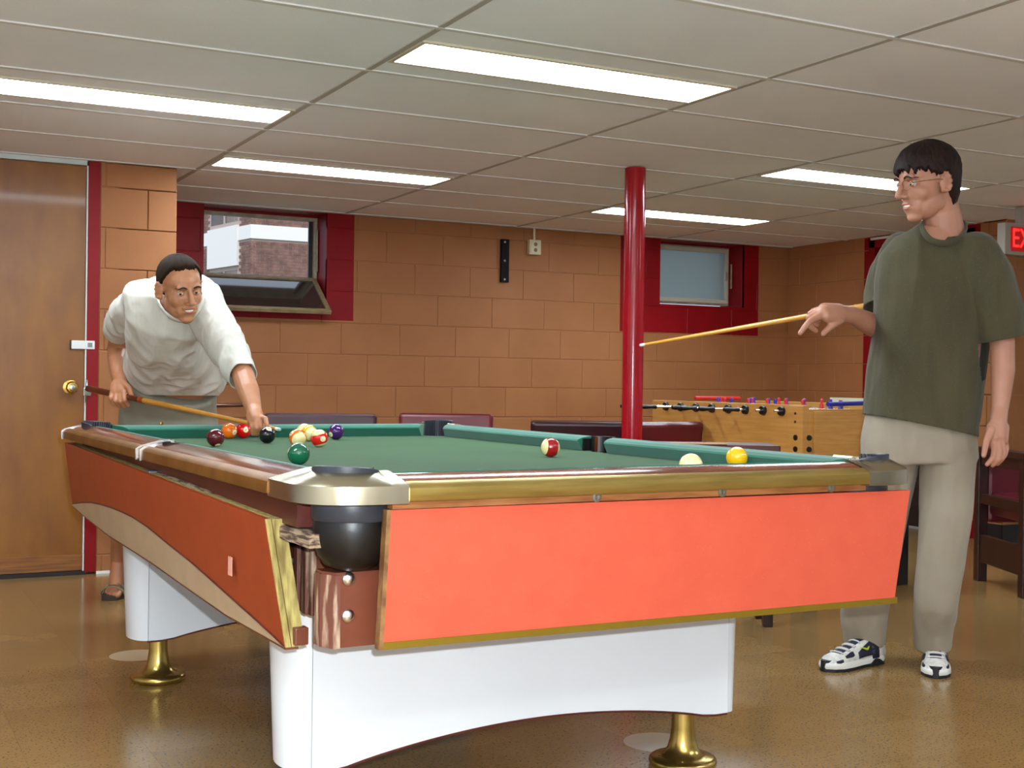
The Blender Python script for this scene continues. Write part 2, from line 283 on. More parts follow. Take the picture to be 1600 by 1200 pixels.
M_diff = mat('lit_diffuser', (230, 244, 255), .5, emit=FIXTURE)
M_frame = mat('fixture_frame', (200, 190, 165), .4)
lbl = ['largest lit fluorescent ceiling panel, above the near part of the pool table',
       'lit fluorescent ceiling panel cut off by the left edge, nearest the wooden door',
       'lit fluorescent ceiling panel in front of the open basement window',
       'lit fluorescent ceiling panel partly behind the head of the person in green',
       'lit fluorescent ceiling panel crossed by the top of the red pole',
       'added unseen fluorescent ceiling panel, out of view on the left behind the camera side', 'added unseen fluorescent ceiling panel above the camera position',
       'added unseen fluorescent ceiling panel behind the camera on the left', 'added unseen fluorescent ceiling panel, out of view on the right']
for k, (c, yc) in enumerate(fixtures):
    xa = GX + c*SX
    t = thing('ceiling_light', lbl[k], 'ceiling light', (xa+SX/2, yc, CEIL), group='fluorescent ceiling panels')
    w2, h2 = SX/2-.012, .148
    f = MB()
    for a, b in (((-w2, -h2, -.003), (w2, -h2+.016, .05)), ((-w2, h2-.016, -.003), (w2, h2, .05)),
                 ((-w2, -h2+.016, -.003), (-w2+.016, h2-.016, .05)), ((w2-.016, -h2+.016, -.003), (w2, h2-.016, .05))): f.box(a, b)
    put('frame', f, M_frame, t, fix=False)
    put('diffuser', MB().box((-w2+.016, -h2+.016, .002), (w2-.016, h2-.016, .008)), M_diff, t, fix=False)
    put('housing', MB().box((-w2+.016, -h2+.016, .035), (w2-.016, h2-.016, .055)), M_frame, t, fix=False)

# block walls ------------------------------------------------------------
BW, BH = .4116, .2058
def block_wall(parent, mapf, u0, u1, z0r, offs, holes=(), zones=(), depth=.02, m=M_block, joint=.0035):
    """running-bond blocks on a wall; mapf(u, d, z) gives the point; holes are left open; zones are painted red"""
    rows = []
    z = z0r
    while z > 0: z -= BH
    k = 0
    while z < CEIL-.005:
        rows.append((max(z, 0.), min(z+BH, CEIL), offs[k % len(offs)])); z += BH; k += 1
    for za, zb, of in rows:
        u = of - BW*math.ceil((of-u0)/BW)
        while u < u1:
            a, b = max(u, u0), min(u+BW, u1); u += BW
            if b-a < .01: continue
            rs = [(a, za, b, zb, False)]
            for h in holes: rs = [q+(r[4],) for r in rs for q in clip(*r[:4], h)]
            out = []
            for r in rs:
                cur = [r[:4]]
                for h in zones:
                    nxt = []
                    for q in cur:
                        i0, j0, i1, j1 = max(q[0], h[0]), max(q[1], h[1]), min(q[2], h[2]), min(q[3], h[3])
                        if i1-i0 > .004 and j1-j0 > .004:
                            out.append((i0, j0, i1, j1, True))
                            nxt += clip(*q, h)
                        else: nxt.append(q)
                    cur = nxt
                out += [q+(False,) for q in cur]
            for q in out:
                if q[2]-q[0] < .006 or q[3]-q[1] < .006: continue
                g = joint/2; e = .003
                # outer grooves only on true block sides
                xa = q[0]+(g if abs(q[0]-a) < 1e-6 else 0); xb = q[2]-(g if abs(q[2]-b) < 1e-6 else 0)
                ya = q[1]+(g if abs(q[1]-za) < 1e-6 else 0); yb = q[3]-(g if abs(q[3]-zb) < 1e-6 else 0)
                d = random.uniform(0, .0008)
                pts = [mapf(xa, -depth, ya), mapf(xb, -depth, ya), mapf(xb, -depth, yb), mapf(xa, -depth, yb),
                       mapf(xa, d, ya), mapf(xb, d, ya), mapf(xb, d, yb), mapf(xa, d, yb)]
                # small chamfer on true edges
                c = [mapf(xa+(e if abs(q[0]-a) < 1e-6 else 0), d, ya+(e if abs(q[1]-za) < 1e-6 else 0)),
                     mapf(xb-(e if abs(q[2]-b) < 1e-6 else 0), d, ya+(e if abs(q[1]-za) < 1e-6 else 0)),
                     mapf(xb-(e if abs(q[2]-b) < 1e-6 else 0), d, yb-(e if abs(q[3]-zb) < 1e-6 else 0)),
                     mapf(xa+(e if abs(q[0]-a) < 1e-6 else 0), d, yb-(e if abs(q[3]-zb) < 1e-6 else 0))]
                sh = [mapf(xa, d-e, ya), mapf(xb, d-e, ya), mapf(xb, d-e, yb), mapf(xa, d-e, yb)]
                mb = MB().rings([pts[:4], sh, c])
                put('concrete_block', mb, M_red if q[4] else m, parent)
# back wall
W1 = (1.935, 1.47, 2.735, CEIL-.0); W2 = (5.335, 1.585, 6.115, CEIL-.0)
Z1 = (1.72, 1.375, 2.922, CEIL+.1); Z2 = (4.985, 1.37, 6.255, CEIL+.1)
DEP = .22
mb = MB()
for r in [q for r0 in clip(1.2, 0, XR+.3, CEIL+.15, (W1[0]-.02, W1[1]-.02, W1[2]+.02, CEIL+.2)) for q in clip(*r0, (W2[0]-.02, W2[1]-.02, W2[2]+.02, CEIL+.2))]:
    mb.box((r[0], YB+.004, r[1]), (r[2], YB+DEP+.10, r[3]))
wb = struct('wall_back', mb, M_joint)
o0 = 3.3554 % BW
zr = 1.977
offs_top = [o0+.078, o0-.105, o0-.2408, o0, o0-.2058]   # rows upward pattern tuned at the visible courses
nrow = 0
zz = zr
while zz > 0: zz -= BH; nrow += 1
# rows counted from the bottom: build explicit list so that the top full course is under zr
offl = []
for k in range(nrow+1):
    t = nrow-1-k      # 0 = course directly below zr
    offl.append({-1: o0, 0: o0-.2058, 1: o0, 2: o0-.2408, 3: o0-.105}.get(t, o0+.078 if t % 2 == 0 else o0+.078-.2058))
block_wall(wb, lambda u, d, z: (u, YB-d, z), 1.2, XR, zr, offl, (W1, W2), (Z1, Z2))
for zn, wn_ in ((Z1, W1), (Z2, W2)):
    mb = MB()
    for r in clip(zn[0]+.002, zn[1]+.002, zn[2]-.002, CEIL, (wn_[0], wn_[1], wn_[2], CEIL+.1)): mb.box((r[0], YB+.0025, r[1]), (r[2], YB+.006, r[3]))
    put('painted_surround', mb, M_red, wb)
# right wall with a doorway
DR = (6.02, 0, 6.90, 2.045)
mb = MB()
for r in clip(YC, 0, YB+.3, CEIL+.15, DR[:3]+(2.045,)): mb.box((XR+.004, r[0], r[1]), (XR+.2, r[2], r[3]))
wr = struct('wall_right', mb, M_joint)
block_wall(wr, lambda u, d, z: (XR-d, u, z), YC+.0, YB-.01, zr, [.1, .3], (DR,), ((5.93, 0, 7.0, CEIL+.1),))
# return wall that the exit sign hangs on
wc = struct('wall_return', MB().box((XR+.004, YC+.004, 0), (X1, YC+.19, CEIL+.15)), M_joint)
block_wall(wc, lambda u, d, z: (u, YC-d, z), XR-.0, X1, zr, [.25, .05])
for nm, a, b in (('wall_far_right', (X1, Y0, 0), (X1+.1, YC+.2, CEIL+.15)), ('wall_left', (X0-.1, Y0, 0), (X0, YD+.1, CEIL+.15)),
                 ('wall_front', (X0-.1, Y0-.1, 0), (X1+.1, Y0, CEIL+.15))):
    struct(nm, MB().box(a, b), mat('off_white_bounce_paint', (226, 228, 232), .7))  # unseen walls, coloured off-white to bounce neutral light onto the ceiling
# door wall (the door nearly reaches the ceiling) and the pier beside it
D1 = (.09, 0, 1.106, CEIL)
mb = MB()
for r in clip(X0, 0, 1.483, CEIL+.15, D1[:3]+(CEIL+.2,)): mb.box((r[0], YD+.004, r[1]), (r[2], YD+.2, r[3]))
mb.box((1.2, YD+.004, 0), (1.483, YB+.1, CEIL+.15))
wd = struct('wall_door', mb, M_joint)
block_wall(wd, lambda u, d, z: (u, YD-d, z), 1.106, 1.487, zr-.03, [.72, .93])
block_wall(wd, lambda u, d, z: (u, YD-d, z), -1.6, .09, zr-.03, [.72, .93])
block_wall(wd, lambda u, d, z: (1.487+d, u, z), YD, YB-.01, zr-.03, [.2, .4])
# black baseboards
for nm, a, b in (('baseboard_right', (XR-.008, YC-.006, 0), (XR, 5.925, .115)), ('baseboard_return', (XR-.008, YC-.008, 0), (X1, YC-.001, .115)),
                 ('baseboard_back', (1.5, YB-.008, 0), (XR, YB-.001, .1))):
    struct(nm, MB().box(a, b), M_dark)
struct('trim_1', MB().box((1.107, YD-.009, 0), (1.487, YD-.001, .014)), M_white)

# door at the left ---------------------------------------------------------
M_doorwood = mat('birch_door', (144, 90, 8), .42, rgb2=(122, 68, 4), vscale=3.2, stretch=(2.2, 1, .9), bump=.15, bscale=60, coat=.15, contrast=(.3, .7), detail=7)
M_metal = mat('brushed_steel', (190, 188, 180), .28, metal=1.)
M_brass = mat('brass_knob', (214, 172, 96), .22, metal=1.)
d1 = thing('door_1', None, None, (1.04, YD, 0), kind='structure')
put('door_leaf', MB().box((-.925, .012, .022), (0, .055, 2.044), .002), M_doorwood, d1)
put('bottom_rail', MB().box((-.925, .006, .022), (0, .013, .10), .001), mat('scuffed_door_bottom', (150, 92, 34), .5, rgb2=(110, 64, 20), vscale=9, stretch=(.4, 1, 8)), d1)
put('threshold', MB().box((-.95, -.005, 0), (.02, .1, .02)), mat('dark_threshold', (30, 16, 14), .6), d1)
put('header_strip', MB().box((-.95, -.006, 2.046), (.001, .055, 2.0695)), mat('pale_header_paint', (196, 202, 200), .4), d1)
put('door_edge', MB().box((.001, .0, .02), (.008, .05, 2.045)), M_white, d1)
put('door_frame', MB().box((.009, -.006, .012), (.064, .12, 2.0695), .002), M_red, d1)
kn = put('door_knob', MB().lathe([(.001, .012), (.034, .011), (.035, .004), (.014, -.001), (.013, -.03), (.027, -.042), (.030, -.056), (.024, -.066), (.001, -.068)], (-.066, 0, .937), 28, 'y'), M_brass, d1, smooth=True, sharp=40)
put('key_cylinder', MB().lathe([(.001, -.066), (.013, -.067), (.013, -.0705), (.001, -.072)], (-.066, 0, .937), 20, 'y'), M_metal, kn, smooth=True, sharp=40)
lp = put('lock_plate', MB().box((-.066, -.012, 1.128), (.046, .011, 1.170), .003), M_white, d1)
put('plate_edge', MB().box((-.070, -.010, 1.126), (-.062, .011, 1.172), .001), M_dark, lp)
put('keyhole', MB().box((.012, -.0135, 1.138), (.034, -.0122, 1.160), .0005), mat('grey_plastic', (120, 130, 130), .5), lp)
hs = put('hasp', MB().box((-.006, -.02, .895), (.030, -.002, .935), .003), M_metal, d1)
put('hasp_pin', MB().cone((.004, -.022, .86), .004, (.010, -.012, .975), .004), M_metal, hs, smooth=True)

# door at the right, seen behind the person in green --------------------------
d2 = thing('door_2', None, None, (XR, 6.46, 0), kind='structure')
put('door_leaf', MB().box((.10, -.42, .01), (.14, .42, 2.03), .002), mat('dark_door', (38, 24, 18), .5), d2)
for a, b in (((-.012, -.485, 0), (.12, -.425, 2.045)), ((-.012, .425, 0), (.12, .485, 2.045)), ((-.012, -.485, 1.99), (.12, .485, 2.045))):
    put('door_frame', MB().box(a, b, .002), M_red, d2)
put('header_strip', MB().box((-.02, -.37, 2.047), (-.004, .46, 2.062)), M_white, d2)

# windows ------------------------------------------------------------------
M_frame_w = mat('window_frame_paint', (172, 160, 140), .5, rgb2=(150, 136, 112), vscale=20)
M_sash = mat('sash_frame_paint', (150, 132, 96), .5, rgb2=(122, 104, 72), vscale=14, stretch=(1, 1, 4))
M_glass = bpy.data.materials.new('clear_glass'); M_glass.use_nodes = True
b = M_glass.node_tree.nodes['Principled BSDF']; b.inputs['Transmission Weight'].default_value = 1; b.inputs['Roughness'].default_value = .02; b.inputs['IOR'].default_value = 1.45
b.inputs['Base Color'].default_value = (.9, .95, .95, 1)
M_frost = bpy.data.materials.new('frosted_glass'); M_frost.use_nodes = True
b = M_frost.node_tree.nodes['Principled BSDF']; b.inputs['Transmission Weight'].default_value = .55; b.inputs['Roughness'].default_value = .6
b.inputs['Base Color'].default_value = lin((170, 186, 184))+(1,)
def frame_boxes(x0, z0, x1, z1, t, ya, yb):
    return [((x0, ya, z0), (x1, yb, z0+t)), ((x0, ya, z1-t), (x1, yb, z1)), ((x0, ya, z0+t), (x0+t, yb, z1-t)), ((x1-t, ya, z0+t), (x1, yb, z1-t))]
# reveals (red, thick) as part of the wall
def reveal(W, zt):
    x0, z0, x1, z1 = W
    for a, b in (((x0-.02, YB, z0-.02), (x0, YB+DEP+.08, zt)), ((x1, YB, z0-.02), (x1+.02, YB+DEP+.08, zt)), ((x0, YB, z0-.02), (x1, YB+DEP+.08, z0)), ((x0-.02, YB+.001, zt-.002), (x1+.02, YB+.25, zt+.06))):
        put('window_reveal', MB().box(a, b), M_red, wb)
reveal(W1, CEIL); reveal(W2, CEIL)
YF = YB+.19
# window_1: open hopper
w1 = thing('window_1', None, None, (0, 0, 0), kind='structure')
for a, b in frame_boxes(1.936, 1.635, 2.734, 2.055, .022, YF, YF+.05): put('window_frame', MB().box(a, b, .002), M_frame_w, w1)
put('window_apron', MB().box((1.936, YF-.0, 1.47), (2.734, YF+.05, 1.633)), M_red, w1)
put('window_head', MB().box((1.936, YF-.004, 2.056), (2.734, YF+.055, 2.07)), M_red, w1)
put('side_stop', MB().box((2.685, YF+.03, 1.657), (2.711, YF+.047, 2.033)), M_dark, w1)
# sash falls inward on a hinge along its lower edge
mb = MB()
for a, b in frame_boxes(-.385, 0, .385, .40, .03, -.012, .012): mb.box(a, b, .002)
sash = put('sash', mb, M_sash, w1); sash.location = (2.335, YF-.012, 1.650); sash.rotation_euler = (math.radians(126), 0, 0)
M_paneg = mat('dull_window_pane', (58, 50, 44), .05, spec=1., coat=1.)
put('pane', MB().box((-.356, -.002, .029), (.356, .002, .371)), M_paneg, sash, fix=False)
put('stay_arm', MB().box((2.722, YF-.03, 1.70), (2.728, YF-.01, 1.98)), M_frame_w, w1)
# window_2: closed, frosted
w2 = thing('window_2', None, None, (0, 0, 0), kind='structure')
for a, b in frame_boxes(5.337, 1.606, 6.113, 2.058, .018, YF, YF+.05): put('window_frame', MB().box(a, b, .002), M_frame_w, w2)
mb = MB()
for a, b in frame_boxes(5.352, 1.620, 6.096, 2.046, .032, YF-.014, YF+.012): mb.box(a, b, .002)
s2_ = put('sash', mb, mat('cream_sash_paint', (196, 188, 166), .5), w2)
put('pane', MB().box((5.382, YF-.004, 1.650), (6.066, YF, 2.016)), M_frost, s2_, fix=False)
put('latch', MB().box((6.07, YF-.03, 1.80), (6.082, YF-.012, 1.87), .002), M_frame_w, s2_)
put('stay_arm', MB().box((6.100, YF-.05, 1.74), (6.106, YF-.035, 1.93), .001), M_frame_w, w2)
put('window_head', MB().box((5.337, YF-.004, 2.058), (6.113, YF+.055, 2.07)), M_red, w2)

# building across the way, seen through the open window ------------------------
M_brick = mat('red_brown_brick', (140, 104, 90), .8, rgb2=(108, 76, 66), vscale=6)
M_mortar = mat('pale_mortar', (178, 160, 150), .9)
M_band = mat('white_concrete_band', (236, 234, 226), .6)
bd = thing('brick_building', 'red brick building with a white concrete band seen through the open basement window', 'building', (0, 0, 0))
cx, cy = 8.18, 28.7    # street corner of the building
def face(name, o, d, L, base, top, sk=()):
    # o corner, d unit direction (2d), outward normal n
    n = Vector((d[1], -d[0])) if d[0] > 0.5 else Vector((-d[1], d[0]))
    n = n if n.y < 0 or abs(n.y) < .3 and n.x < 0 else -n
    def P(u, k, z): return (o[0]+d[0]*u+n.x*k, o[1]+d[1]*u+n.y*k, z)
    def slab(a, b, z0, z1, k0, k1): return MB().hexa([P(a, k0, z0), P(b, k0, z0), P(b, k1, z0), P(a, k1, z0), P(a, k0, z1), P(b, k0, z1), P(b, k1, z1), P(a, k1, z1)])
    put('wall_core', slab(0, L, 1.3, top, -.3, -.012), M_mortar, bd)
    mb = MB(); z = base; r = 0
    while z < top:
        u = -.11 if r % 2 else 0
        while u < L:
            a, b_ = max(u, 0), min(u+.21, L); u += .222
            zc = z+.033
            if any(s[0] < (a+b_)/2 < s[1] and s[2] < zc < s[3] for s in sk): continue
            if b_-a < .02: continue
            q = [P(a, -.012, z), P(b_, -.012, z), P(b_, 0, z), P(a, 0, z), P(a, -.012, z+.062), P(b_, -.012, z+.062), P(b_, 0, z+.062), P(a, 0, z+.062)]
            mb.hexa(q)
        z += .074; r += 1
    o_ = put('brickwork', mb, M_brick, bd); o_['kind'] = 'stuff'
    return P, slab
ZB0, ZB1 = 4.20, 4.52
P1, S1 = face('f', (cx, cy), (1, 0), 6.0, 2.6, 6.2, ((-1, 9, ZB0-.04, ZB1+.02),))
put('concrete_band', S1(-.03, 6, ZB0, ZB1, -.02, .03), M_band, bd)
dl = Vector((-.17, .985)).normalized()
P2, S2 = face('g', (cx, cy), (dl.x, dl.y), 7.0, 2.6, 6.4, ((-1, 9, ZB0-.04, ZB1+.02), (.65, 2.35, 0, 7)))
put('concrete_band', S2(-.0, .65, ZB0, ZB1, -.02, .03), M_band, bd)
put('concrete_band', S2(2.35, 7, ZB0, ZB1, -.02, .03), M_band, bd)
put('concrete_panel', S2(.65, 2.35, 3.62, ZB1+.05, -.02, .05), M_band, bd)
for z0, z1 in ((2.7, 3.60), (ZB1+.07, 5.4)):
    wn = put('window', S2(.68, 2.32, z0, z1, -.1, -.02), M_band, bd)
    for a, b_ in ((.74, 1.45), (1.55, 2.26)): put('pane', S2(a, b_, z0+.08, z1-.08, -.02, -.012), M_paneg, wn)
M_lawn = mat('outside_ground', (110, 112, 96), .9)
struct('ground_outside', MB().box((-20, YB+.35, 1.2), (40, 60, 1.3)), M_lawn)

# red steel pole ------------------------------------------------------------
M_pole = mat('glossy_red_pole', (168, 16, 32), .16, spec=.5, rgb2=(150, 10, 24), vscale=6, bump=.12, bscale=30, bdist=.002)
pl = thing('support_pole', 'glossy red round steel pole from floor to ceiling behind the pool table', 'pole', (3.477, 5.343, 0))
put('shaft', MB().lathe([(.0525, .02), (.0525, 2.0695)], n=48), M_pole, pl, smooth=True, sharp=40)
put('base_plate', MB().lathe([(.0535, 0), (.09, 0), (.09, .012), (.0535, .02)], n=32), M_pole, pl)

# wall fittings ---------------------------------------------------------------
sp = thing('wall_bracket', 'narrow black metal strip with screws mounted upright on the salmon block wall', 'bracket', (4.025, YB-.003, 1.83))
put('strip', MB().box((-.031, -.022, -.15), (.031, -.001, .15), .004), mat('black_enamel', (14, 8, 10), .7, spec=.2), sp)
for z in (-.13, .0, .13): put('screw', MB().lathe([(.001, -.0255), (.007, -.025), (.008, -.022)], (-.004, 0, z), 12, 'y'), M_metal, sp, smooth=True)
M_cream = mat('cream_plastic', (206, 196, 158), .45)
ob = thing('outlet_box', 'square cream surface outlet box high on the back wall beside the black strip', 'outlet', (4.252, YB-.003, 1.936))
put('box', MB().box((-.046, -.04, -.052), (.046, -.001, .052), .004), M_cream, ob)
cv = put('cover', MB().box((-.038, -.044, -.044), (.038, -.0395, .044), .002), M_cream, ob)
for z in (.02, -.02): put('socket', MB().lathe([(.001, -.0455), (.013, -.0455), (.014, -.044)], (0, 0, z), 16, 'y'), mat('socket_tan', (120, 104, 76), .6), cv)  # sockets in a darker tan than the cover
put('conduit', MB().cone((0, -.02, .05), .009, (0, -.02, .136), .009), M_cream, ob, smooth=True, sharp=40)

# exit sign --------------------------------------------------------------------
ex = thing('exit_sign', 'grey exit sign with glowing red letters hanging from the ceiling at the right edge', 'sign', (6.20, 5.28, 1.873))
M_exh = mat('grey_sign_housing', (150, 140, 128), .5)
put('housing', MB().box((-.20, -.03, -.094), (.16, .03, .094), .004), M_exh, ex)
put('face', MB().box((-.155, -.033, -.072), (.13, -.0305, .072)), mat('dark_red_sign_face', (150, 12, 14), .4, emit=.6), ex)
me = text_mesh('EXIT', .165, .001)
lt = link('lettering', me, mat('glowing_red_letters', (255, 30, 26), .4, emit=3.0), ex)
lt.rotation_euler = (PI/2, 0, 0); lt.location = (-.012, -.0345, .0); lt.scale = (.80, .96, 1)
put('mounting_stem', MB().box((-.06, -.02, .094), (.02, .02, .196)), M_exh, ex)
# ------------------------------------------------------------------ pool table
TW, TL = 1.527, 2.564
M_felt = mat('green_cloth', (59, 92, 56), .95, spec=.2, rgb2=(54, 86, 52), vscale=2.2, sheen=.06, bump=.25, bscale=500, bdist=.0006, speck=((76, 110, 76), 60, .68))
M_cush = mat('cushion_cloth', (26, 106, 84), .9, rgb2=(20, 98, 78), vscale=4, sheen=.25, bump=.2, bscale=500, bdist=.0005)
M_walnut = mat('streaked_walnut_rail', (128, 62, 26), .16, rgb2=(92, 36, 18), vscale=5, stretch=(12, 1.2, 3), coat=.6, contrast=(.4, .6), detail=6)
M_walnut_x = mat('streaked_walnut_end_rail', (128, 62, 26), .16, rgb2=(92, 36, 18), vscale=5, stretch=(1.2, 12, 3), coat=.6, contrast=(.4, .6), detail=6)
M_gold = mat('brushed_gold_trim', (194, 168, 96), .36, metal=.9, rgb2=(174, 148, 80), vscale=12, stretch=(.6, .6, 6))
M_golds = mat('dull_bronze_trim', (140, 96, 40), .40, metal=.45, rgb2=(116, 72, 26), vscale=10)
M_cast = mat('polished_nickel_casting', (186, 176, 150), .27, metal=1.)
M_blk = mat('black_leather', (9, 7, 7), .40, spec=.5, bump=.3, bscale=90, bdist=.001)
M_liner = mat('black_pocket_rubber', (44, 46, 54), .4, bump=.2, bscale=150)
M_coral = mat('coral_laminate', (202, 85, 61), .42, rgb2=(198, 81, 58), vscale=18, speck=((222, 104, 80), 260, .67))
M_coral2 = mat('orange_red_laminate', (156, 62, 26), .42, rgb2=(148, 56, 22), vscale=14, speck=((186, 90, 54), 240, .68))
M_tan = mat('tan_laminate_inlay', (184, 158, 126), .45, rgb2=(174, 148, 117), vscale=10)
M_ply = mat('raw_plywood_edge', (178, 162, 92), .7, rgb2=(120, 100, 46), vscale=30, stretch=(3, 3, .4))
M_wood = mat('brown_cabinet_laminate', (112, 56, 34), .42, rgb2=(100, 48, 28), vscale=10)
M_maroon = mat('maroon_stained_wood', (92, 34, 24), .4, rgb2=(72, 26, 20), vscale=9, stretch=(4, .7, 2))
M_oak = mat('oak_subrail', (170, 112, 62), .5, rgb2=(136, 80, 38), vscale=12, stretch=(.8, 4, 6))
M_worn = mat('worn_chipped_wood', (104, 58, 42), .6, rgb2=(186, 158, 132), vscale=26, stretch=(2, 2, .35), contrast=(.34, .5), detail=8)
M_chip = mat('ragged_chipboard_edge', (150, 128, 100), .8, rgb2=(74, 52, 40), vscale=40, stretch=(2, .5, 4), contrast=(.4, .55), bump=.8, bscale=60, bdist=.004)
M_wht = mat('white_laminate', (226, 228, 230), .22, rgb2=(220, 222, 224), vscale=2)
M_chrome = mat('chrome', (236, 236, 238), .25, metal=1.)
M_bras = mat('polished_brass', (200, 172, 96), .26, metal=.95, rgb2=(176, 148, 78), vscale=14)
pt = thing('pool_table', 'large green-cloth pool table with coral end panel, brass feet and white pedestals', 'pool table', (.7271, 2.1523, 0), .0216)

BED = .775; NOSE = .812; RIN = .821; ROUT = .803
# bed: cloth with circular bites at the pockets is approximated by a polygon outline
def arc(cx, cy, r, a0, a1, n): return [(cx+r*math.cos(math.radians(a0+(a1-a0)*i/n)), cy+r*math.sin(math.radians(a0+(a1-a0)*i/n))) for i in range(n+1)]
PR = .062; PC = .098
e = .05
cL, cR, cB, cT = e, TW-e, e, TL-e
poly = []
poly += arc(PC, PC, PR, 100, -10, 8)[::1]
poly += [(x, y) for x, y in arc(TW-PC, PC, PR, 190, 80, 8)]
mR = (TW-.062, TL/2)
poly += [(x, y) for x, y in arc(mR[0], mR[1], .056, 270, 90, 8)]
poly += [(x, y) for x, y in arc(TW-PC, TL-PC, PR, 280, 170, 8)]
poly += [(x, y) for x, y in arc(PC, TL-PC, PR, 10, -100, 8)]
poly += [(x, y) for x, y in arc(.062, TL/2, .056, 90, -90, 8)]
bed = put('bed', MB().prism(poly, 2, BED-.028, BED), M_felt, pt)
# cushions
def cushion(p0, p1, inw, m0, m1):
    """p0,p1 along the rail outer line; inw unit inward; m0,m1 mitre lengths at both ends"""
    p0 = Vector(p0+(0,)); p1 = Vector(p1+(0,)); d = (p1-p0).normalized(); n = Vector(inw+(0,))
    prof = [(.083, RIN+.0015, 0), (.112, NOSE+.006, .62), (.127, NOSE-.001, .95), (.130, NOSE-.006, 1.), (.126, NOSE-.012, .93), (.112, BED+.0005, .6), (.083, BED+.0005, 0)]
    ra = [p0 + n*s + d*(m0*k) + Vector((0, 0, z)) for s, z, k in prof]
    rb = [p1 + n*s - d*(m1*k) + Vector((0, 0, z)) for s, z, k in prof]
    return put('cushion', MB().rings([ra, rb]), M_cush, pt)
A = .155; HS = TL/2; G = .062
cushion((0, A), (0, HS-G), (1, 0), .045, .016); cushion((0, HS+G), (0, TL-A), (1, 0), .016, .045)
cushion((TW, A), (TW, HS-G), (-1, 0), .045, .016); cushion((TW, HS+G), (TW, TL-A), (-1, 0), .016, .045)
cushion((A, 0), (TW-A, 0), (0, 1), .045, .045); cushion((A, TL), (TW-A, TL), (0, -1), .045, .045)
# wooden rail tops and metal aprons
def rail(p0, p1, inw, m, mg, near):
    p0 = Vector(p0+(0,)); p1 = Vector(p1+(0,)); d = (p1-p0).normalized(); n = Vector(inw+(0,))
    prof = [(.018, ROUT+.001), (.032, ROUT+.009), (.06, RIN-.002), (.0835, RIN), (.0835, BED-.002), (.018, BED-.002)]
    rs = [[q + n*s + Vector((0, 0, z)) for s, z in prof] for q in (p0, p1)]
    o = put('rail', MB().rings(rs), m, pt, smooth=True, sharp=30)
    prof2 = [(-.002, BED-.001), (-.004, BED+.003), (-.003, ROUT-.005), (.002, ROUT), (.010, ROUT+.004), (.019, ROUT+.007), (.022, ROUT-.002), (.020, BED-.001)]
    rs = [[q + n*s + Vector((0, 0, z)) for s, z in prof2] for q in (p0, p1)]
    put('rail_apron', MB().rings(rs), mg, pt, smooth=True, sharp=35)
    return o
CE = .19; SG = .03
rail((CE, 0), (TW-CE, 0), (0, 1), M_walnut_x, M_gold, 1); rail((CE, TL), (TW-CE, TL), (0, -1), M_walnut_x, M_golds, 0)
rail((0, .24), (0, HS+.062-.02), (1, 0), M_walnut, M_golds, 0); rail((0, HS+.102), (0, TL-.012), (1, 0), M_walnut, M_golds, 0)
rail((TW, .24), (TW, HS-.04), (-1, 0), M_walnut, M_golds, 0); rail((TW, HS+.04), (TW, TL-.24), (-1, 0), M_walnut, M_golds, 0)
# chrome separator strips on the left rail
for v in (HS+.046, HS+.094, TL-.008):
    st = [(-.006, BED-.004), (-.007, ROUT-.002), (.004, ROUT+.006), (.03, ROUT+.0125), (.06, RIN+.002), (.086, RIN+.0045), (.086, RIN), (.06, RIN-.004), (.0, ROUT-.004), (-.001, BED-.004)]
    put('chrome_strip', MB().rings([[(s, v-.004, z) for s, z in st], [(s, v+.004, z) for s, z in st]]), M_chrome, pt)
put('side_casting', MB().rings([[(s, v, z) for s, z in ((-.002, BED), (-.002, ROUT-.001), (.006, ROUT+.003), (.04, ROUT+.012), (.07, RIN), (.07, BED))] for v in (HS+.05, HS+.09)]), M_golds, pt)
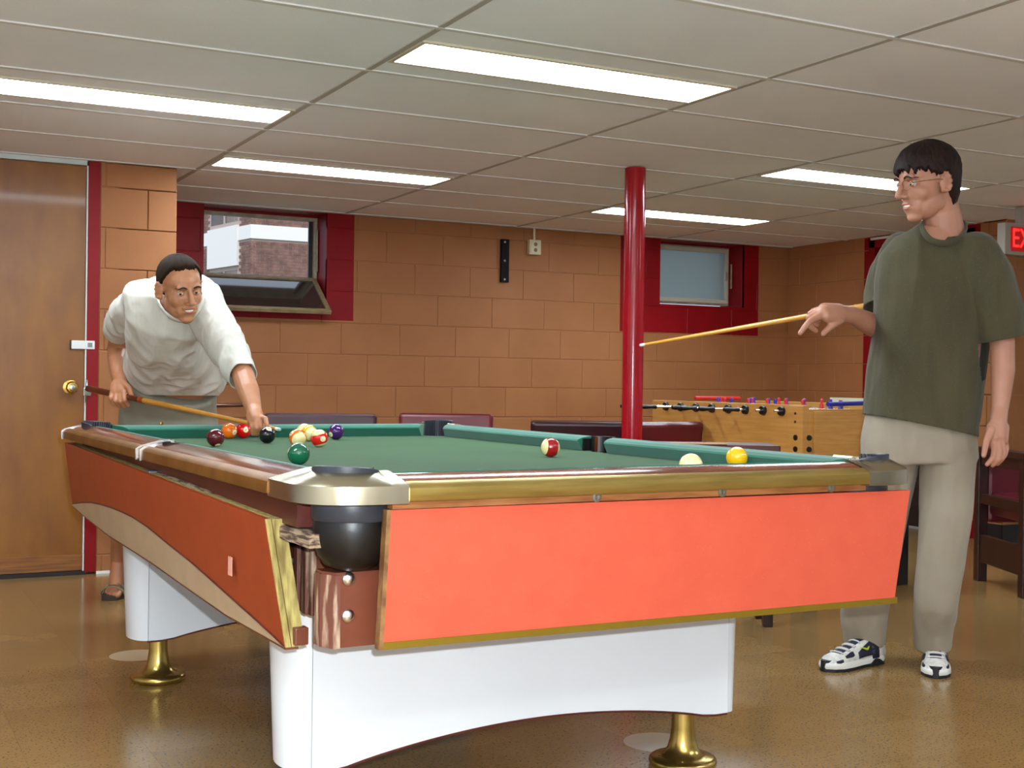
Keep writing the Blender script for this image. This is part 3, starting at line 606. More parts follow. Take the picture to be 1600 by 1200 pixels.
# corner castings
def casting(fx, fy, m=M_cast, label=None, plain=False):
    T_ = lambda u, v: ((u if not fx else TW-u), (v if not fy else TL-v))
    N = 26; eu, ev = .19, .243; R0 = .15
    outer = []
    L1 = ev-R0; L2 = eu-R0*.9
    for i in range(N+1):
        t = i/N
        if t < .25: outer.append((0, ev - (ev-R0)*t/.25))
        elif t < .75:
            a = (t-.25)/.5*PI/2; k = .8
            cu, cv = R0, R0
            ca, sa = math.cos(a), math.sin(a)
            se = 2/2.7
            outer.append((cu-cu*abs(ca)**se, cv-cv*abs(sa)**se))
        else: outer.append((R0+(eu-R0)*(t-.75)/.25, 0))
    inner = []
    for i in range(N+1):
        t = i/N
        if t < .22: s = t/.22; inner.append((.092, ev-.02-(ev-.02-.150)*s))
        elif t < .78:
            a = math.radians(128 + (322-128)*(t-.22)/.56); inner.append((PC+.012+(PR-.004)*math.cos(a), PC+.012+(PR-.004)*math.sin(a)))
        else: s = (t-.78)/.22; inner.append((.155+(eu-.008-.155)*s, .092))
    rs = []
    for (a, b), (c, d) in zip(outer, inner):
        g = []
        def q(f, z): u, v = a+(c-a)*f, b+(d-b)*f; x, y = T_(u, v); return (x, y, z)
        g = [q(.02, BED-.006), q(-.01, BED-.005), q(-.012, ROUT-.004), q(0.0, ROUT), q(.10, ROUT+.0045), q(.5, ROUT+.0145), q(.8, RIN+.004), q(.95, RIN+.005), q(1., RIN+.001), q(1, BED-.006)]
        rs.append(g)
    o = None if plain else put('corner_casting', MB().rings(rs), m, pt, smooth=True, sharp=35)
    if label: o['label'] = label
    # ribbed rubber rim above the pocket
    cx, cy = PC+.012, PC+.012; rim = []
    n = 30
    for i in range(n+1):
        a = math.radians(130+(320-130)*i/n) 
        h_ = .014*max(0, math.sin(PI*i/n))**.5; pr = [(PR-.006, BED-.01), (PR-.004, RIN+h_), (PR-.001, RIN+h_+.003), (PR+.004, RIN+h_+.002), (PR+.004, RIN)]
        rim.append([T_(cx+r*math.cos(a), cy+r*math.sin(a))+(z,) for r, z in pr])
    lo = put('pocket_liner', MB().rings(rim), M_liner, pt, smooth=True, sharp=35)
    rb = MB()
    for i in range(22):
        a = math.radians(136+(314-136)*i/21)
        c0 = T_(cx+(PR-.009)*math.cos(a), cy+(PR-.009)*math.sin(a)); rb.cone(c0+(BED-.005,), .0030, c0+(RIN+.012,), .0030, 6)
    put('liner_ribs', rb, M_liner, lo)
    # leather pocket bucket hanging at the corner
    bx, by = T_(PC+.026, PC+.018)
    bp = put('pocket_bucket', MB().lathe([(.064, .770), (.068, .760), (.070, .742), (.073, .728), (.074, .715), (.072, .695), (.066, .670), (.052, .648), (.03, .638), (.001, .635)], (bx, by, 0), 40), M_blk, pt, smooth=True, sharp=50)
    put('pocket_strap', MB().lathe([(.068, .772), (.076, .774), (.0775, .766), (.0775, .738), (.075, .733), (.069, .735)], (bx, by, 0), 40, caps=False), M_liner, bp, smooth=True, sharp=40)
    sl = MB()
    return o
casting(0, 0, label='worn silver corner casting'); casting(1, 0); casting(0, 1, plain=True); casting(1, 1)
put('pocket_tongue', MB().hexa([(.165, .085, .690), (.20, .10, .668), (.20, .118, .668), (.165, .10, .69), (.165, .085, .742), (.20, .10, .735), (.20, .118, .735), (.165, .10, .742)]), M_blk, pt)
# side pockets
for fx in (0, 1):
    cx = .096 if not fx else TW-.096
    rim = []
    for i in range(25):
        a = math.radians((95 if not fx else -85)+170*i/24); 
        rim.append([(cx+r*math.cos(a), HS+r*math.sin(a), z) for r, z in ((.044, BED-.05), (.046, RIN+.001), (.052, RIN+.002), (.053, BED-.05))])
    put('pocket_liner', MB().rings(rim), M_blk, pt, smooth=True, sharp=35)
    put('pocket_bucket', MB().lathe([(.050, .765), (.052, .72), (.050, .66), (.03, .635), (.001, .633)], (cx+(.0 if not fx else 0), HS, 0), 28), M_blk, pt, smooth=True, sharp=50)
    # cushion jaw facings close the gap beside the pocket
    for sgn in (-1, 1):
        x0, x1 = (.083, .118) if not fx else (TW-.118, TW-.083)
        put('pocket_facing', MB().box((x0, HS+sgn*.0615-.004, BED), (x1, HS+sgn*.0615+.004, NOSE+.003)), M_blk, pt)
for (u, v) in ((.155, .10), (.10, .155)):
    pass
# sub-rails and slate edge
put('sub_rail', MB().box((.17, .030, .757), (TW-.17, .060, .774)), M_oak, pt)['label'] = 'scuffed oak sub-rail'
for u in (.619, .939, 1.25):
    put('washer', MB().lathe([(.001, .026), (.005, .0255), (.0055, .027), (.0105, .0275), (.011, .030)], (u+.0, 0, .7655), 20, 'y'), M_metal, pt, smooth=True, sharp=40)
put('sub_rail', MB().box((.034, .17, .714), (.07, TL-.17, .774)), M_maroon, pt)['label'] = 'maroon sub-rail'
put('sub_rail', MB().box((TW-.07, .17, .70), (TW-.034, TL-.17, .774)), M_maroon, pt)
put('sub_rail', MB().box((.17, TL-.07, .70), (TW-.17, TL-.034, .774)), M_maroon, pt)
# chipped slate-edge board (ragged top)
mb = MB(); n = 60; rs = []
rnd = random.Random(3)
for i in range(n+1):
    v = .10+(TL-.22)*i/n; k = max(0, 1-i/26.); zt = .711+.030*min(1, max(0, (v-.2)/.75))+rnd.uniform(-.0018, .001)*(1+k); q = .006+.014*max(0, 1-v/.5)+rnd.uniform(-.002, .002); zl = zt-.026
    rs.append([(q+.016, v, zl), (q+.016, v, zt-.006), (q+.022, v, zt), (.08, v, zt), (.08, v, zl)])
put('slate_edge_board', mb.rings(rs), M_chip, pt)
put('slate_edge_board', MB().box((.20, .05, .69), (TW-.2, .09, .757)), M_maroon, pt)
for u, v, z in ((.06, 2.05, .722), (.06, 1.32, .722)): put('grey_bracket', MB().box((.012, v-.03, .718), (.034, v+.03, .745), .002), mat('grey_steel', (110, 116, 124), .4, metal=.6), pt)
# cabinet
I = .145
cab = MB().prism([(I, .30), (.30, I), (TW-.30, I), (TW-I, .30), (TW-I, TL-.30), (TW-.30, TL-I), (.30, TL-I), (I, TL-.30)], 2, .52, .757)
put('cabinet', cab, M_wood, pt)
put('cabinet_floor', MB().box((.2, .2, .505), (TW-.2, TL-.2, .522)), M_maroon, pt)
def block(fx, fy):
    T_ = lambda u, v: ((u if not fx else TW-u), (v if not fy else TL-v))
    pol = [T_(*q) for q in ((.072, .135), (.088, .103), (.30, .103), (.30, .168), (.072, .168))]
    o = put('corner_block', MB().prism(pol, 2, .492, .634), M_wood, pt)
    pol = [T_(*q) for q in ((.0695, .135), (.0865, .1005), (.097, .1005), (.097, .104), (.089, .106), (.0745, .136), (.0745, .167), (.0695, .167))]
    put('worn_edge_strip', MB().prism(pol, 2, .491, .629), M_worn, o)
    for u, z in ((.114, .621), (.114, .551)):
        if not fy:
            x, y = T_(u, 0)
            put('bolt', MB().lathe([(.001, .0955), (.007, .0965), (.0125, .1005), (.014, .1035)], (x, 0, z), 20, 'y'), M_chrome, o, smooth=True)
    if not fx:
        put('bolt', MB().lathe([(.001, .1055), (.007, .1065), (.011, .1085)], (-.036, T_(0, .150)[1], .584), 18, 'x'), M_metal, o, smooth=True)
for a in (0, 1):
    for b_ in (0, 1): block(a, b_)
# fluted wood left of the corner
put('side_board', MB().box((.118, .27, .518), (.15, .60, .686)), M_wood, pt)
for v, wd, pr in ((.300, .010, .010), (.322, .012, .016), (.345, .010, .012), (.368, .012, .018), (.392, .009, .010)):
    put('fluted_batten', MB().box((.118-pr, v-wd, .519), (.122, v+wd, .686), .003), M_worn, pt)
for v, z in ((.372, .662), (.440, .667)): put('bolt', MB().lathe([(.001, -.0035), (.004, -.003), (.006, 0)], (.098 if v < .4 else .117, v, z), 12, 'x'), M_chrome, pt, smooth=True)
put('steel_bracket', MB().box((.10, .415, .610), (.118, .47, .620), .002), mat('grey_steel', (110, 116, 124), .4, metal=.6), pt)
put('splintered_strip', MB().prism([(.520, .425), (.606, .43), (.604, .448)], 0, .110, .118), mat('splintered_pine', (206, 160, 96), .7), pt)
put('hanger_block', MB().box((.050, .218, .478), (.078, .245, .512), .003), M_wood, pt)
# end panels
def panel(name, q, th, n, m, label=None):
    q = [Vector(p) for p in q]; n = Vector(n)
    return put(name, MB().hexa([q[0], q[1], q[1]+n*th, q[0]+n*th, q[3], q[2], q[2]+n*th, q[3]+n*th]), m, pt)
a = (.160, .046, .506), (1.470, .046, .497), (1.499, .030, .7525), (.166, .030, .756)
pn = panel('end_panel', a, .016, (0, 1, 0), M_coral); pn['label'] = 'coral laminate end panel'
M_edge = mat('dark_bronze_edge', (120, 90, 30), .4, metal=.5)
put('panel_edge', MB().hexa([(.153, .043, .494), (1.476, .043, .485), (1.476, .066, .485), (.153, .066, .494), (.153, .043, .5075), (1.476, .043, .4985), (1.476, .066, .4985), (.153, .066, .5075)]), mat('olive_brass_edge', (150, 122, 36), .35, metal=.6), pn)
put('panel_edge', MB().hexa([(.152, .043, .494), (.1605, .043, .494), (.1605, .064, .494), (.152, .064, .494), (.158, .027, .757), (.1665, .027, .757), (.1665, .048, .757), (.158, .048, .757)]), mat('worn_brown_edge', (104, 66, 36), .5, rgb2=(150, 112, 66), vscale=30), pn)
pn = panel('end_panel', [(TW-.16, TL-.046, .50), (.16, TL-.046, .50), (.155, TL-.03, .755), (TW-.155, TL-.03, .755)], .016, (0, -1, 0), M_coral)
pn = panel('side_panel', [(TW-.046, .17, .50), (TW-.046, TL-.17, .50), (TW-.03, TL-.16, .755), (TW-.03, .16, .755)], .018, (-1, 0, 0), M_coral2)
# loose left side panel, sagging at its near end, with a tan lens-shaped inlay
def sp_(v, z):   # point on the panel face
    t = (z-.72)/(.48-.72); return (.000+.034*t, v, z)
top = [(.262, .722), (2.49, .762)]
bot = [(2.50, .540), (2.24, .521), (1.89, .503), (1.60, .499), (1.33, .494), (.95, .480), (.64, .470), (.235, .474)]
face_ = [sp_(*q) for q in top[::1]] + [sp_(*q) for q in bot]
back_ = [(x+.013, y, z) for x, y, z in face_]
n = len(face_)
side = put('side_panel', MB().rings([face_, back_]), M_coral2, pt); side['label'] = 'loose orange-red side panel'
back2 = [(x+.0135, y-(.004 if k in (0, n-1) else 0), z) for k, (x, y, z) in enumerate(face_)]
back3 = [(x+.027, y, z) for x, y, z in back2]
put('plywood_backing', MB().rings([back2, back3]), M_ply, side)
ye = MB()
for off, wd in ((.0005, .0115), (.0145, .0115)):
    p0, p1 = sp_(.2585, .7225), sp_(.2315, .4735)
    ye.hexa([(p1[0]+off, p1[1], p1[2]), (p1[0]+off+wd, p1[1], p1[2]), (p1[0]+off+wd, p1[1]+.004, p1[2]), (p1[0]+off, p1[1]+.004, p1[2]),
             (p0[0]+off, p0[1], p0[2]), (p0[0]+off+wd, p0[1], p0[2]), (p0[0]+off+wd, p0[1]+.004, p0[2]), (p0[0]+off, p0[1]+.004, p0[2])])
put('plywood_edge', ye, M_ply, side)
cur = [(2.50, .545), (2.30, .567), (2.12, .584), (1.95, .593), (1.80, .598), (1.65, .600), (1.50, .599), (1.33, .591), (1.09, .569), (.886, .552), (.70, .531), (.58, .517), (.44, .501), (.30, .484), (.236, .4745)]
lo_ = [(.236, .4741), (.64, .4705), (.95, .4805), (1.33, .4945), (1.60, .4995), (1.89, .5035), (2.24, .5215), (2.50, .5405)]
lens = [sp_(*q) for q in cur+lo_]
put('inlay', MB().rings([[(x-.0015, y, z) for x, y, z in lens], [(x+.001, y, z) for x, y, z in lens]]), M_tan, side)['label'] = 'tan lens-shaped inlay'
put('inlay_seam', MB().tube([Vector(sp_(*q))+Vector((-.0012, 0, .0015)) for q in cur], .0022, 6), M_maroon, side)
put('panel_underside', MB().rings([[(x+.002, y, z-.001), (x+.028, y, z-.001), (x+.028, y, z-.006), (x+.002, y, z-.006)] for x, y, z in [sp_(*q) for q in bot]]), mat('brown_edge_band', (110, 62, 26), .5), side)
put('tape_scrap', MB().box((.008, .508, .575), (.0095, .535, .615)), mat('clear_tape', (226, 160, 140), .2), side)
# pedestals
def pedestal(v0, v1, flip):
    def end(u, v, z, s): return (u, v, z)
    zs_top = .518
    L, Rr = .172, 1.300
    r = (v1-v0)/2
    # outline of the front face: arched bottom
    def zb(u):
        t = (u-L)/(Rr-L)
        return .150+.055*max(0, math.sin(PI*min(1, max(0, (t-.06)/.88))))**.8
    us = [L+(Rr-L)*i/28 for i in range(29)]
    mid = put('pedestal', MB().rings([[(u, v0, zb(u)), (u, v0, zs_top), (u, v1, zs_top), (u, v1, zb(u))] for u in us]), M_wht, pt)
    mid['label'] = 'white pedestal' 
    put('pedestal_underside', MB().rings([[(u, v0+.002, zb(u)-.006), (u, v0+.002, zb(u)+.001), (u, v1-.002, zb(u)+.001), (u, v1-.002, zb(u)-.006)] for u in us]), M_maroon, mid)
    for sgn, u0 in ((-1, L), (1, Rr)):
        top, botr = [], []
        N = 14
        for i in range(N+1):
            a = -PI/2 + PI*i/N
            rx = .055
            top.append((u0+sgn*(rx+.010)*math.cos(a)+sgn*.0015, (v0+v1)/2+r*math.sin(a), zs_top))
            botr.append((u0+sgn*rx*math.cos(a)*.85+sgn*.0015, (v0+v1)/2+r*math.sin(a), .1505))
        put('rounded_end', MB().rings([botr, top]), M_wht, mid, smooth=True, sharp=35)
pedestal(.45, .63, 0); pedestal(1.97, 2.15, 1)
def foot(u, v):
    o = put('levelling_foot', MB().lathe([(.001, 0), (.080, 0), (.087, .005), (.089, .012), (.087, .020), (.080, .025), (.064, .027), (.050, .034), (.040, .048), (.034, .070), (.030, .10), (.0285, .152), (.001, .152)], (u, v, 0), 48), M_bras, pt, smooth=True, sharp=50)
    for k in range(5):
        a = 2*PI*k/5+.3; put('foot_screw', MB().lathe([(.001, .0285), (.005, .027), (.007, .02)], (u+.062*math.cos(a), v+.062*math.sin(a), 0), 10), M_bras, o)
foot(.255, .54); foot(1.225, .54); foot(.225, 2.06); foot(1.225, 2.06)
for x, y in ((.92, 4.62), (2.0, 2.92), (1.02, 2.72)):
    put('floor_mark', MB().lathe([(.094, .0001), (.096, .0004), (.001, .0004)], (x, y, 0), 40), mat('waxy_floor_mark', (176, 152, 120), .25), floor)
# ------------------------------------------------------------------ balls
C0 = Vector((.7271, 2.1523, 0)); RT = Matrix.Rotation(.0216, 3, 'Z')
def tp(u, v, z): return C0 + RT @ Vector((u, v, z))
BR = .0286
def ball_mat(name, rgb, stripe):
    m = bpy.data.materials.new(name); m.use_nodes = True; nt = m.node_tree; b = nt.nodes['Principled BSDF']
    b.inputs['Roughness'].default_value = .08; b.inputs['Coat Weight'].default_value = .6; b.inputs['Coat Roughness'].default_value = .03
    iv = lin((236, 222, 160)) + (1,)
    if stripe:
        tc = nt.nodes.new('ShaderNodeTexCoord'); sx = nt.nodes.new('ShaderNodeSeparateXYZ'); nt.links.new(tc.outputs['Object'], sx.inputs[0])
        ab = nt.nodes.new('ShaderNodeMath'); ab.operation = 'ABSOLUTE'; nt.links.new(sx.outputs[2], ab.inputs[0])
        lt_ = nt.nodes.new('ShaderNodeMath'); lt_.operation = 'LESS_THAN'; lt_.inputs[1].default_value = .0160; nt.links.new(ab.outputs[0], lt_.inputs[0])
        mx = nt.nodes.new('ShaderNodeMix'); mx.data_type = 'RGBA'; mx.inputs[6].default_value = iv; mx.inputs[7].default_value = lin(rgb) + (1,)
        nt.links.new(lt_.outputs[0], mx.inputs[0]); nt.links.new(mx.outputs[2], b.inputs['Base Color'])
    else: b.inputs['Base Color'].default_value = lin(rgb) + (1,) if rgb else iv
    return m
bm = bmesh.new(); bmesh.ops.create_uvsphere(bm, u_segments=40, v_segments=24, radius=BR)
bme = bpy.data.meshes.new('billiard_ball'); bm.to_mesh(bme); bm.free()
for p in bme.polygons: p.use_smooth = True
M_disc = mat('ivory_number_disc', (244, 226, 180), .1, coat=.5); M_ink = mat('black_ink', (20, 18, 18), .3)
def ball(u, v, rgb, num, label, stripe=False, disc=None, axis=None):
    """disc: direction of the number disc; axis: direction of the stripe's pole"""
    me = bme.copy(); me.materials.append(ball_mat('ball_%s' % (num or 'cue'), rgb, stripe))
    o = link('billiard_ball', me); o.location = tp(u, v, BED+BR)
    z = Vector(axis).normalized() if axis else Vector((0, 0, 1))
    d = Vector(disc).normalized() if disc else Vector((1, 0, 0))
    x = (d - z*d.dot(z)).normalized() if axis else d
    if not axis: z = x.orthogonal().normalized()
    y = z.cross(x); o.rotation_euler = Matrix((x, y, z)).transposed().to_euler()
    tag(o, label, 'ball', 'pool balls on the table')
    if num and disc:
        for sg in (1,):
            prof = [(BR*1.004*math.sin(t), BR*1.004*math.cos(t)) for t in [i*.34/6 for i in range(7)]]
            prof[0] = (.00005, prof[0][1])
            dm = put('number_disc', MB().lathe([(r, z_) for r, z_ in prof]+[(prof[-1][0], prof[-1][1]-.0006)], n=24, axis='x'), M_disc, o, smooth=True, sharp=50)
            tm = text_mesh(str(num), .0105, 0)
            for v_ in tm.vertices:
                a_, b_ = v_.co.x, v_.co.y; v_.co = Vector((math.sqrt(max(0, (BR*1.010)**2-a_*a_-b_*b_)), a_, b_))
            link('numeral', tm, M_ink, dm)
    return o
right = Vector(D['right']); fwd = Vector(D['fwd']); UP = Vector((0, 0, 1))
def vd(r, u, t): return right*r + UP*u - fwd*t       # direction as seen: right, up, towards the viewer
ball(.354, 1.874, (86, 12, 26), 7, 'dark maroon ball in front of the orange ball at the left', disc=vd(.35, -.85, .35))
ball(.541, 2.36, (238, 116, 20), 5, 'solid orange ball tucked behind the maroon ball', disc=vd(.8, -.15, .55))
ball(.600, 2.385, (214, 14, 12), 3, 'bright red solid ball between the orange and the black ball', disc=vd(.5, .12, .8))
ball(.572, 2.02, (14, 14, 20), 8, 'black ball in front of the bridging hand', disc=vd(.3, .75, .5))
ball(.609, 1.817, (232, 112, 20), 13, 'orange striped ball at the left front of the cluster', True, disc=vd(-.7, .6, .2), axis=vd(.42, -.30, .86))
ball(.80, 2.29, (226, 160, 30), 9, 'yellow striped ball at the back left of the cluster', True, disc=vd(.6, .3, .7), axis=vd(-.5, .8, .3))
ball(.762, 2.13, (242, 186, 36), None, 'cream and yellow ball wedged at the back right of the cluster', True, disc=vd(-.5, .6, .4), axis=vd(.55, -.1, .8))
ball(.668, 1.775, (214, 22, 14), 11, 'red striped ball at the right front of the cluster', True, disc=vd(.55, -.02, .8), axis=vd(-.22, .93, .2))
ball(.318, .975, (18, 92, 62), 6, 'solid green ball nearest the silver corner pocket casting', disc=vd(-.9, .35, .12))
ball(.894, 2.214, (64, 18, 92), 4, 'solid purple ball standing alone right of the cluster', disc=vd(-.6, -.3, .7))
ball(1.131, 1.08, (158, 16, 22), 15, 'dark red striped ball near the right side pocket', True, disc=vd(.1, .1, -1), axis=vd(-.85, .1, .3))
ball(1.051, .29, None, None, 'plain ivory cue ball half hidden by the near rail')
ball(1.366, .509, (246, 190, 14), 1, 'solid yellow ball near the right rail', disc=vd(.02, .93, .3))

# ------------------------------------------------------------------ cues
M_maple = mat('varnished_maple', (214, 158, 66), .25, rgb2=(196, 136, 50), vscale=20, stretch=(1, 1, .1), coat=.4)
M_butt = mat('dark_cue_butt', (86, 30, 20), .2, coat=.5)
def cue(name, label, tip, butt, light):
    tip = Vector(tip); butt = Vector(butt); L = (butt-tip).length
    o = thing(name, label, 'cue', tip); o.rotation_mode = 'QUATERNION'; o.rotation_quaternion = (butt-tip).to_track_quat('Z', 'Y')
    s = .70 if not light else .98
    def rr(t): return .0064 + (.0142-.0064)*t
    put('shaft', MB().lathe([(.001, .024), (rr(0), .024), (rr(.35), L*.35), (rr(s), L*s)], n=20), M_maple, o, smooth=True, sharp=50)
    if not light:
        put('butt', MB().lathe([(rr(s)+.0004, L*s-.02), (rr(.85)+.0004, L*.85), (rr(1), L-.02), (.001, L-.02)], n=20), M_butt, o, smooth=True, sharp=50)
        put('joint_points', MB().lathe([(rr(s)+.0008, L*s-.06), (rr(s)+.0008, L*s-.018)], n=20, caps=False), mat('reddish_cue_inlay', (150, 66, 26), .25), o, smooth=True)
    put('ferrule', MB().lathe([(.001, .006), (.0062, .006), (.0064, .0245), (.001, .0245)], n=20), M_white, o, smooth=True, sharp=50)
    put('tip', MB().lathe([(.001, 0), (.004, .0008), (.006, .003), (.0062, .0062)], n=20), mat('chalky_leather_tip', (150, 170, 160), .8), o, smooth=True, sharp=60)
    put('bumper', MB().lathe([(.0138, L-.021), (.014, L-.004), (.010, L), (.001, L)], n=20), M_dark, o, smooth=True, sharp=50)
cue('pool_cue', 'pool cue with dark red butt held low over the table by the person in white', D['cueA'][0], D['cueA'][1], False)
cue('pool_cue', 'pale maple pool cue held level by the person in the green shirt', D['cueB'][0], D['cueB'][1], True)

# ------------------------------------------------------------------ table football game
M_beech = mat('light_wood_laminate', (206, 150, 78), .42, rgb2=(188, 128, 56), vscale=7, stretch=(1, .7, 9), contrast=(.3, .7))
M_blackpl = mat('black_plastic', (18, 16, 18), .35)
fx, fy = 4.01, 4.673
fb = thing('table_football_game', 'light wood table football game standing behind the pool table beside the person in green', 'foosball table', (fx, fy, 0))
FL, FW, FZ = 1.28, .74, .90
for a, b in (((0, 0, .60), (.03, FL, FZ)), ((FW-.03, 0, .60), (FW, FL, FZ)), ((.03, 0, .60), (FW-.03, .03, FZ-.018)), ((.03, FL-.03, .60), (FW-.03, FL, FZ-.018))):
    put('side_panel', MB().box(a, b, .003), M_beech, fb)
put('corner_post', MB().box((-.012, -.004, .56), (.0, .10, FZ-.004), .002), M_beech, fb)
put('end_cap', MB().box((.055, -.010, .60), (FW, -.001, FZ-.03), .002), M_beech, fb)
for x in (.02, ): 
    for z in (.86, .82): put('screw', MB().lathe([(.001, -.016), (.006, -.015), (.007, -.012)], (0, .05, z), 12, 'x'), M_blackpl, fb, smooth=True)
for z in (.745, .69):
    put('bolt_cover', MB().lathe([(.001, -.018), (.013, -.017), (.014, -.012)], (0, .045, z), 16, 'x'), M_blackpl, fb, smooth=True, sharp=40)
    put('bolt_cover', MB().lathe([(.001, -.008), (.013, -.007), (.014, .0)], (.03, 0, z), 16, 'y'), M_blackpl, fb, smooth=True, sharp=40)
put('playfield', MB().box((.03, .03, .76), (FW-.03, FL-.03, .775)), mat('green_playfield', (40, 110, 60), .4), fb)
put('cabinet_base', MB().box((.02, .02, .50), (FW-.02, FL-.02, .60), .004), mat('red_brown_base', (104, 44, 28), .5), fb)
for x in (.03, FW-.12):
    for y in (.03, FL-.12): put('leg', MB().box((x, y, 0), (x+.09, y+.09, .5), .004), M_blackpl, fb)
put('score_rail', MB().box((FW-.03, .1, FZ), (FW-.02, .62, FZ+.030)), mat('cream_score_beads', (214, 204, 176), .4), fb)
M_red_pl = mat('red_plastic', (196, 26, 22), .35); M_blue = mat('blue_plastic', (36, 40, 150), .35)
ys = [.16+.14*i for i in range(8)]
for k, y in enumerate(ys):
    ex_ = [0.0, .0, .0, .05, .06, .02, .12, .16][k]
    rd = put('rod', MB().cone((-.05-ex_, y, .868), .006, (FW+.02, y, .868), .006, 10), M_chrome, fb, smooth=True, sharp=40)
    put('bushing', MB().lathe([(.008, -.016), (.021, -.016), (.024, -.008), (.024, .001), (.008, .001)], (0, y, .868), 20, 'x'), M_blackpl, rd, smooth=True, sharp=40)
    if k >= 2:
        put('handle', MB().lathe([(.008, -.045-ex_), (.012, -.048-ex_), (.009, -.08-ex_), (.013, -.12-ex_), (.009, -.14-ex_), (.001, -.142-ex_)], (0, y, .868), 18, 'x'), M_blackpl, rd, smooth=True, sharp=40)
    nm = [1, 2, 3, 5, 5, 3, 2, 1][k]
    for q in range(nm):
        x = FW*(q+1)/(nm+1); mm = M_red_pl if k % 2 else M_blue
        put('player_figure', MB().lathe([(.004, -.075), (.010, -.07), (.008, -.03), (.013, .0), (.012, .025), (.006, .03), (.009, .04), (.008, .052), (.001, .056)], (x, y, .868), 12), mm, rd, smooth=True)
put('counter_bar', MB().cone((.30, FL+.012, FZ+.012), .011, (.62, FL+.012, FZ+.012), .011, 12), M_red_pl, fb, smooth=True, sharp=40)
put('handle_blue', MB().cone((.10, -.05, FZ+.006), .011, (.40, .03, FZ+.010), .011, 12), M_blue, fb, smooth=True, sharp=40)['label'] = 'blue rubber grip'
fb.children[-1].name = 'grip'

# ------------------------------------------------------------------ lounge chairs
M_vin_d = mat('dark_maroon_vinyl', (56, 12, 22), .38, rgb2=(46, 9, 18), vscale=5)
M_vin_r = mat('burgundy_vinyl', (104, 20, 32), .36, rgb2=(90, 14, 26), vscale=5)
M_dwood = mat('dark_stained_chair_wood', (52, 20, 14), .35, rgb2=(40, 14, 10), vscale=8, stretch=(3, 3, .6))
def chair(label, loc, rz, W=.56, H=.80, vin=None, wood=None, group='lounge chairs behind the pool table', SD=1.):
    vin = vin or M_vin_d; wood = wood or M_dwood
    t = thing('lounge_chair', label, 'chair', loc, rz, group)      # faces -Y, back at +Y
    put('seat_cushion', MB().box((-W/2+.05, -.58, .30), (W/2-.05, -.06, .43), .03), vin, t, smooth=True, sharp=50)
    bk = MB().hexa([(-W/2+.012, -.11, .38), (W/2-.012, -.11, .38), (W/2-.012, .0, .36), (-W/2+.012, .0, .36), (-W/2, -.02, H), (W/2, -.02, H), (W/2, .09, H-.01), (-W/2, .09, H-.01)])
    bo = put('back_cushion', bk, vin, t)
    md = bo.modifiers.new('bevel', 'BEVEL'); md.width = .022; md.segments = 3
    put('front_rail', MB().box((-W/2+.05, -.60, .22), (W/2-.05, -.56, .30), .003), wood, t)
    put('rear_rail', MB().box((-W/2+.05, .0, .30), (W/2-.05, .03, .38), .003), wood, t)
    for s in (-1, 1):
        x = s*(W/2-.02); y = (x-.025, x+.025)
        sf = put('side_frame', MB().box((y[0], -.62, .52), (y[1], .05, .565), .004), wood, t)
        for yy in (-.60, -.01): put('leg', MB().box((y[0], yy, 0), (y[1], yy+.055, .52), .004), wood, t)
        put('stretcher', MB().box((y[0]+.01, -.56, .16), (y[1]-.01, -.0, .21), .003), wood, t)
    if SD != 1.:
        for c in t.children: c.data = c.data.copy(); c.data.transform(Matrix.Diagonal((1, SD, 1, 1)))
    return t
chair('dark maroon vinyl lounge chair against the back wall, right of the bridging hand', (2.23, 6.46, 0), -.35+.0, W=.60, H=.812)
chair('burgundy vinyl lounge chair behind the far right corner pocket', (3.14, 6.84, 0), -.48, W=.56, H=.80, vin=M_vin_r)
chair('dark maroon lounge chair standing left of the red pole, back turned', (3.73, 6.29, 0), 2.66, W=.56, H=.775)
chair('burgundy lounge chair just right of the red pole in front of the game table', (3.76, 5.46, 0), 3.2, W=.46, H=.80, vin=M_vin_r, SD=.5)
bn = thing('low_bench', 'low dark brown bench in front of the light wood table football game', 'bench', (3.17, 4.32, 0), -.50)
put('seat_board', MB().box((-.28, -.11, .69), (.30, .13, .747), .006), mat('dark_bench_wood', (74, 26, 16), .4), bn)
put('pale_strip', MB().box((-.26, -.12, .749), (.08, -.09, .754), .001), mat('pale_batten', (196, 140, 90), .5), bn)
for x in (-.26, .24):
    for y in (-.10, .08): put('leg', MB().box((x, y, 0), (x+.04, y+.04, .69), .003), M_dwood, bn)
# tall dark wooden armchair at the right edge
t = thing('wooden_armchair', 'tall dark wooden armchair with burgundy seat cut off by the right edge', 'chair', (4.93, 4.20, 0), -.45)
for x, y in ((0, -.03), (0, .50), (.56, -.03), (.56, .50)): put('leg', MB().box((x, y, 0), (x+.05, y+.055, .66 if y < .2 else .66), .004), M_dwood, t)
put('arm_rest', MB().box((-.01, -.05, .655), (.06, .58, .69), .006), M_dwood, t); put('arm_rest', MB().box((.55, -.05, .655), (.62, .58, .69), .006), M_dwood, t)
for z0, z1 in ((.60, .655), (.40, .45), (.10, .24)): put('side_rail', MB().box((.008, .02, z0), (.042, .50, z1), .003), M_dwood, t)
for x in (.06, .15, .24, .33, .42, .51): put('front_slat', MB().box((x, -.02, .24), (x+.03, 0, .58), .002), M_dwood, t)
put('front_rail', MB().box((.05, -.026, .58), (.56, .006, .62), .003), M_dwood, t); put('front_rail', MB().box((.05, -.026, .10), (.56, .006, .25), .003), M_dwood, t)
put('seat_cushion', MB().box((.05, .0, .34), (.56, .50, .46), .03), M_vin_r, t, smooth=True, sharp=50)
put('backrest', MB().box((.05, .50, .30), (.56, .56, .66), .02), M_vin_r, t)
